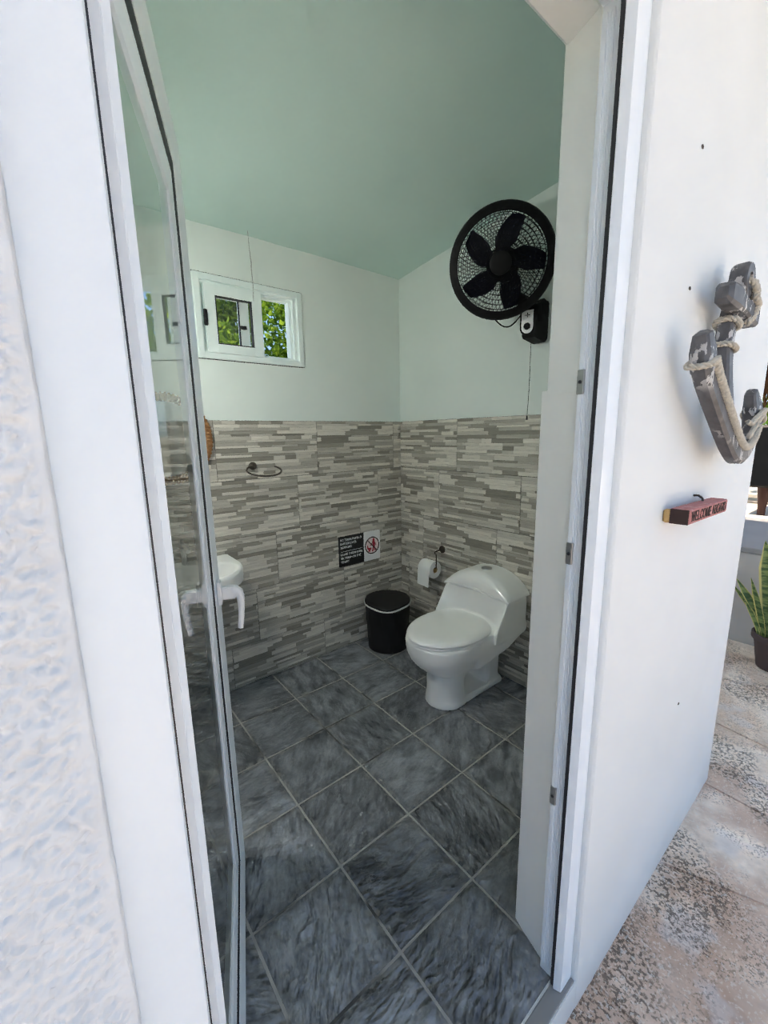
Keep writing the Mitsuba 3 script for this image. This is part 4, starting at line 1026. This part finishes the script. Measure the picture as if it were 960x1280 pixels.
def leaf_cloud(centers, radii, N, size, seed, up=0.3, mat='mat_leaf'):
    rs = np.random.default_rng(seed)
    cs, rr = np.array(centers, float), np.array(radii, float)
    k = rs.choice(len(cs), N, p=rr ** 2 / (rr ** 2).sum())
    d = rs.normal(size=(N, 3)); d /= np.linalg.norm(d, axis=1, keepdims=True)
    P = cs[k] + d * rr[k][:, None] * (rs.uniform(0.45, 1.0, N) ** 0.5)[:, None]
    a = rs.normal(size=(N, 3)) + d * 0.8; a[:, 2] -= 0.2; a /= np.linalg.norm(a, axis=1, keepdims=True)
    b = np.cross(a, rs.normal(size=(N, 3)) * 0.5 + np.array([0, 0, 1.0])); b /= np.linalg.norm(b, axis=1, keepdims=True)
    nn = np.cross(a, b); s = size * rs.uniform(0.6, 1.3, N)[:, None]
    V = np.stack([P, P + a * s * 0.35 + b * s * 0.24 + nn * s * 0.05, P + a * s * 0.75 + b * s * 0.18 + nn * s * 0.02, P + a * s - nn * s * 0.08, P + a * s * 0.75 - b * s * 0.18 + nn * s * 0.02, P + a * s * 0.35 - b * s * 0.24 + nn * s * 0.05, P + a * s * 0.5 - nn * s * 0.03], 1).reshape(-1, 3)
    base = (np.arange(N) * 7)[:, None, None]
    F = (np.array([[0, 1, 6], [1, 2, 6], [2, 3, 6], [3, 4, 6], [4, 5, 6], [5, 0, 6]])[None] + base).reshape(-1, 3)
    uv = np.repeat(np.stack([rs.random(N) ** 1.2, rs.random(N)], 1), 7, 0)
    return trimesh.Trimesh(V, F, process=False), uv
def shrub(key, label, centers, radii, N, size, seed, root, catg='shrub', mat='mat_leaf'):
    m, uv = leaf_cloud(centers, radii, N, size, seed, mat=mat)
    scene[key + '__foliage'] = mikit.ply(m, mat, uv=uv); labels[key + '__foliage'] = {'kind': 'stuff', 'label': 'leaves'}
    st = [tube([root, (np.array(root) + np.array(c)) / 2 + np.array([0.05, 0.02, 0]), c], [0.02, 0.014, 0.006], 8) for c in centers[:5]]
    add(key + '__stem', cat(*st), 'mat_bark', smooth=True)
    tag(key, label, catg)
# behind the window: sunlit broadleaf shrubs and a palm
shrub('leafy_shrub', 'bright green broadleaf shrub seen through the left pane of the window', [(0.95, 3.35, 1.95), (1.2, 3.4, 1.55), (0.75, 3.4, 1.6), (1.45, 3.7, 1.75)], [0.36, 0.36, 0.36, 0.3], 3200, 0.085, 1, (1.0, 3.5, ZP - 0.01))
shrub('leafy_shrub_001', 'low yellow green shrub below the palm in the right part of the window', [(2.0, 3.2, 1.62), (2.15, 3.25, 1.74), (2.25, 3.4, 1.55)], [0.26, 0.26, 0.26], 1600, 0.09, 2, (2.0, 3.3, ZP - 0.01))
shrub('background_tree', 'tall green tree standing beyond the shrubs behind the window', [(1.2, 8.0, 3.2), (2.4, 8.2, 2.6), (0.9, 7.8, 2.0), (3.6, 8.4, 3.2), (2.2, 8.3, 4.1), (4.6, 8.8, 2.4)], [1.0, 1.0, 0.95, 1.0, 1.0, 1.0], 16000, 0.15, 3, (2.2, 8.3, ZP - 0.01), 'tree')
def palm(key, label, base, H, seed, nf=13, L=1.5):
    rs = np.random.default_rng(seed); base = np.array(base, float)
    top = base + np.array([0.1, 0.05, H])
    add(key + '__trunk', tube([base, base + (top - base) * .5 + np.array([0.04, 0, 0]), top], [0.10, 0.085, 0.075], 14), 'mat_bark', smooth=True)
    for i in range(nf):
        az = 2 * math.pi * i / nf + rs.uniform(-.2, .2); el = rs.uniform(-0.35, 1.0)
        q = np.linspace(0, 1, 26); dirh = np.array([math.cos(az), math.sin(az), 0])
        spine = top + dirh * (L * math.cos(el) * q)[:, None] + np.array([0, 0, 1.0]) * (L * (math.sin(el) * q - 0.55 * q ** 2))[:, None]
        V, F, U = [], [], []
        tn = np.gradient(spine, axis=0); tn /= np.linalg.norm(tn, axis=1, keepdims=True)
        sd = np.cross(tn, [0, 0, 1.0]); sd /= np.linalg.norm(sd, axis=1, keepdims=True)
        t0 = rs.random()
        for k in range(2, 26):
            for s in (-1, 1):
                l = 0.42 * math.sin(math.pi * min(1, 0.15 + q[k] * 0.8)) + 0.05
                e = spine[k] + sd[k] * s * l * 0.75 + tn[k] * l * 0.55 - np.array([0, 0, l * 0.35])
                w = tn[k] * 0.013; o = len(V); md = (spine[k] + e) / 2 + np.array([0, 0, 0.02])
                V += [spine[k] - w, spine[k] + w, md + w, md - w, e]; F += [[o, o + 1, o + 2], [o, o + 2, o + 3], [o + 3, o + 2, o + 4]]; U += [(t0 * 0.7 + 0.3 * rs.random(), 0.5)] * 5
        lm = trimesh.Trimesh(np.array(V), np.array(F), process=False)
        scene[num(key + '__frond', i)] = mikit.ply(lm, 'mat_palm' if rs.random() < 0.75 else 'mat_dry', uv=np.array(U))
        add(num(key + '__frond', i) + '__rachis', tube(spine, np.linspace(0.012, 0.003, 26), 6), 'mat_bark', smooth=True)
    tag(key, label, 'palm tree')
palm('palm_tree', 'palm with olive fronds seen through the right part of the window', (2.5, 5.3, ZP - 0.01), 2.2, 6, 15, 1.25)

# beyond the right end of the wall
def side():
    n = 'side_table'
    c = np.array([5.38, 0.80, 0.595])
    cl = bx((c[0] - 0.22, c[1] - 0.42, c[2] + 0.27), (c[0] + 0.42, c[1] + 0.125, c[2] + 0.845), 0.02)
    add(n + '__black_cover', cl, 'mat_black', 'black cloth cover')
    lg = lathe([(0, 0), (0.030, 0), (0.032, 0.03), (0.030, 0.06), (0.052, 0.26), (0.055, 0.285), (0, 0.285)], 20); lg.apply_translation(c + np.array([-0.10, -0.005, 0.0])); add(n + '__leg', lg, 'mat_dark_wood', 'dark brown tapering leg', smooth=30)
    lg2 = lg.copy(); lg2.apply_translation([0.30, -0.26, 0]); add(n + '__leg_001', lg2, 'mat_dark_wood', 'dark brown tapering leg', smooth=30)
    tag(n, 'black covered table on a dark tapering leg beyond the right wall corner', 'table')
    shrub('yellow_shrub', 'bright yellow green shrub above the black covered table', [(6.9, 1.4, 1.32), (6.95, 0.95, 1.40), (6.9, 1.75, 1.2)], [0.3, 0.3, 0.3], 700, 0.09, 9, (7.0, 1.25, 0.59))
    rs = np.random.default_rng(3)
    ms = []
    for i in range(700):
        x, y, z = 6.02 + rs.uniform(-0.1, 0.1), 1.0 + rs.uniform(-0.6, 0.6), 2.63 + rs.uniform(-0.06, 0.04)
        l = rs.uniform(0.75, 1.08)
        ms.append(tube([(x, y, z), (x + rs.uniform(-.03, .03), y + rs.normal() * .04, z - l * .6), (x + rs.uniform(-.05, .05), y + rs.normal() * .08, z - l)], [0.010, 0.008, 0.003], 4))
    add('thatch_fringe', cat(*ms), 'mat_thatch', 'dark brown thatch fringe hanging above the yellow green shrub', 'thatch', kind='stuff')
    add('roof_post', tube([(6.14, 1.75, 0.59), (6.16, 1.72, 1.8), (6.14, 1.70, 3.0)], [0.09, 0.085, 0.08], 14), 'mat_bark', 'dark brown trunk post under the thatch', 'post', smooth=True)
    add('roof_post__beam', tube([(6.02, -0.1, 2.62), (6.02, 1.9, 2.64)], 0.05, 12), 'mat_bark', smooth=True)
    m = [bx((6.0 + 0.2 * k, 0.0, 0.66 + 0.10 * k), (6.14 + 0.2 * k, 2.4, 0.70 + 0.10 * k), 0.006) for k in range(3)]
    for k in range(3): add(num('garden_bench__slat', k), m[k], 'mat_pale_stone')
    for k in range(3):
        for j, y in enumerate((0.25, 2.1)): add(num('garden_bench__support', 2 * k + j), bx((6.02 + 0.2 * k, y, 0.595), (6.12 + 0.2 * k, y + 0.08, 0.66 + 0.1 * k)), 'mat_dark_wood')
    tag('garden_bench', 'pale slatted bench in sunlight behind the black covered table', 'bench')
    shrub('background_tree_001', 'dark green tree mass far beyond the terrace at the right edge', [(11, 2.2, 2.2), (11.5, 0.8, 2.6), (10.8, 3.4, 3.0), (11.2, 1.6, 3.8)], [1.1, 1.1, 1.1, 1.1], 3500, 0.2, 12, (11, 2, 0.59), 'tree')
side()
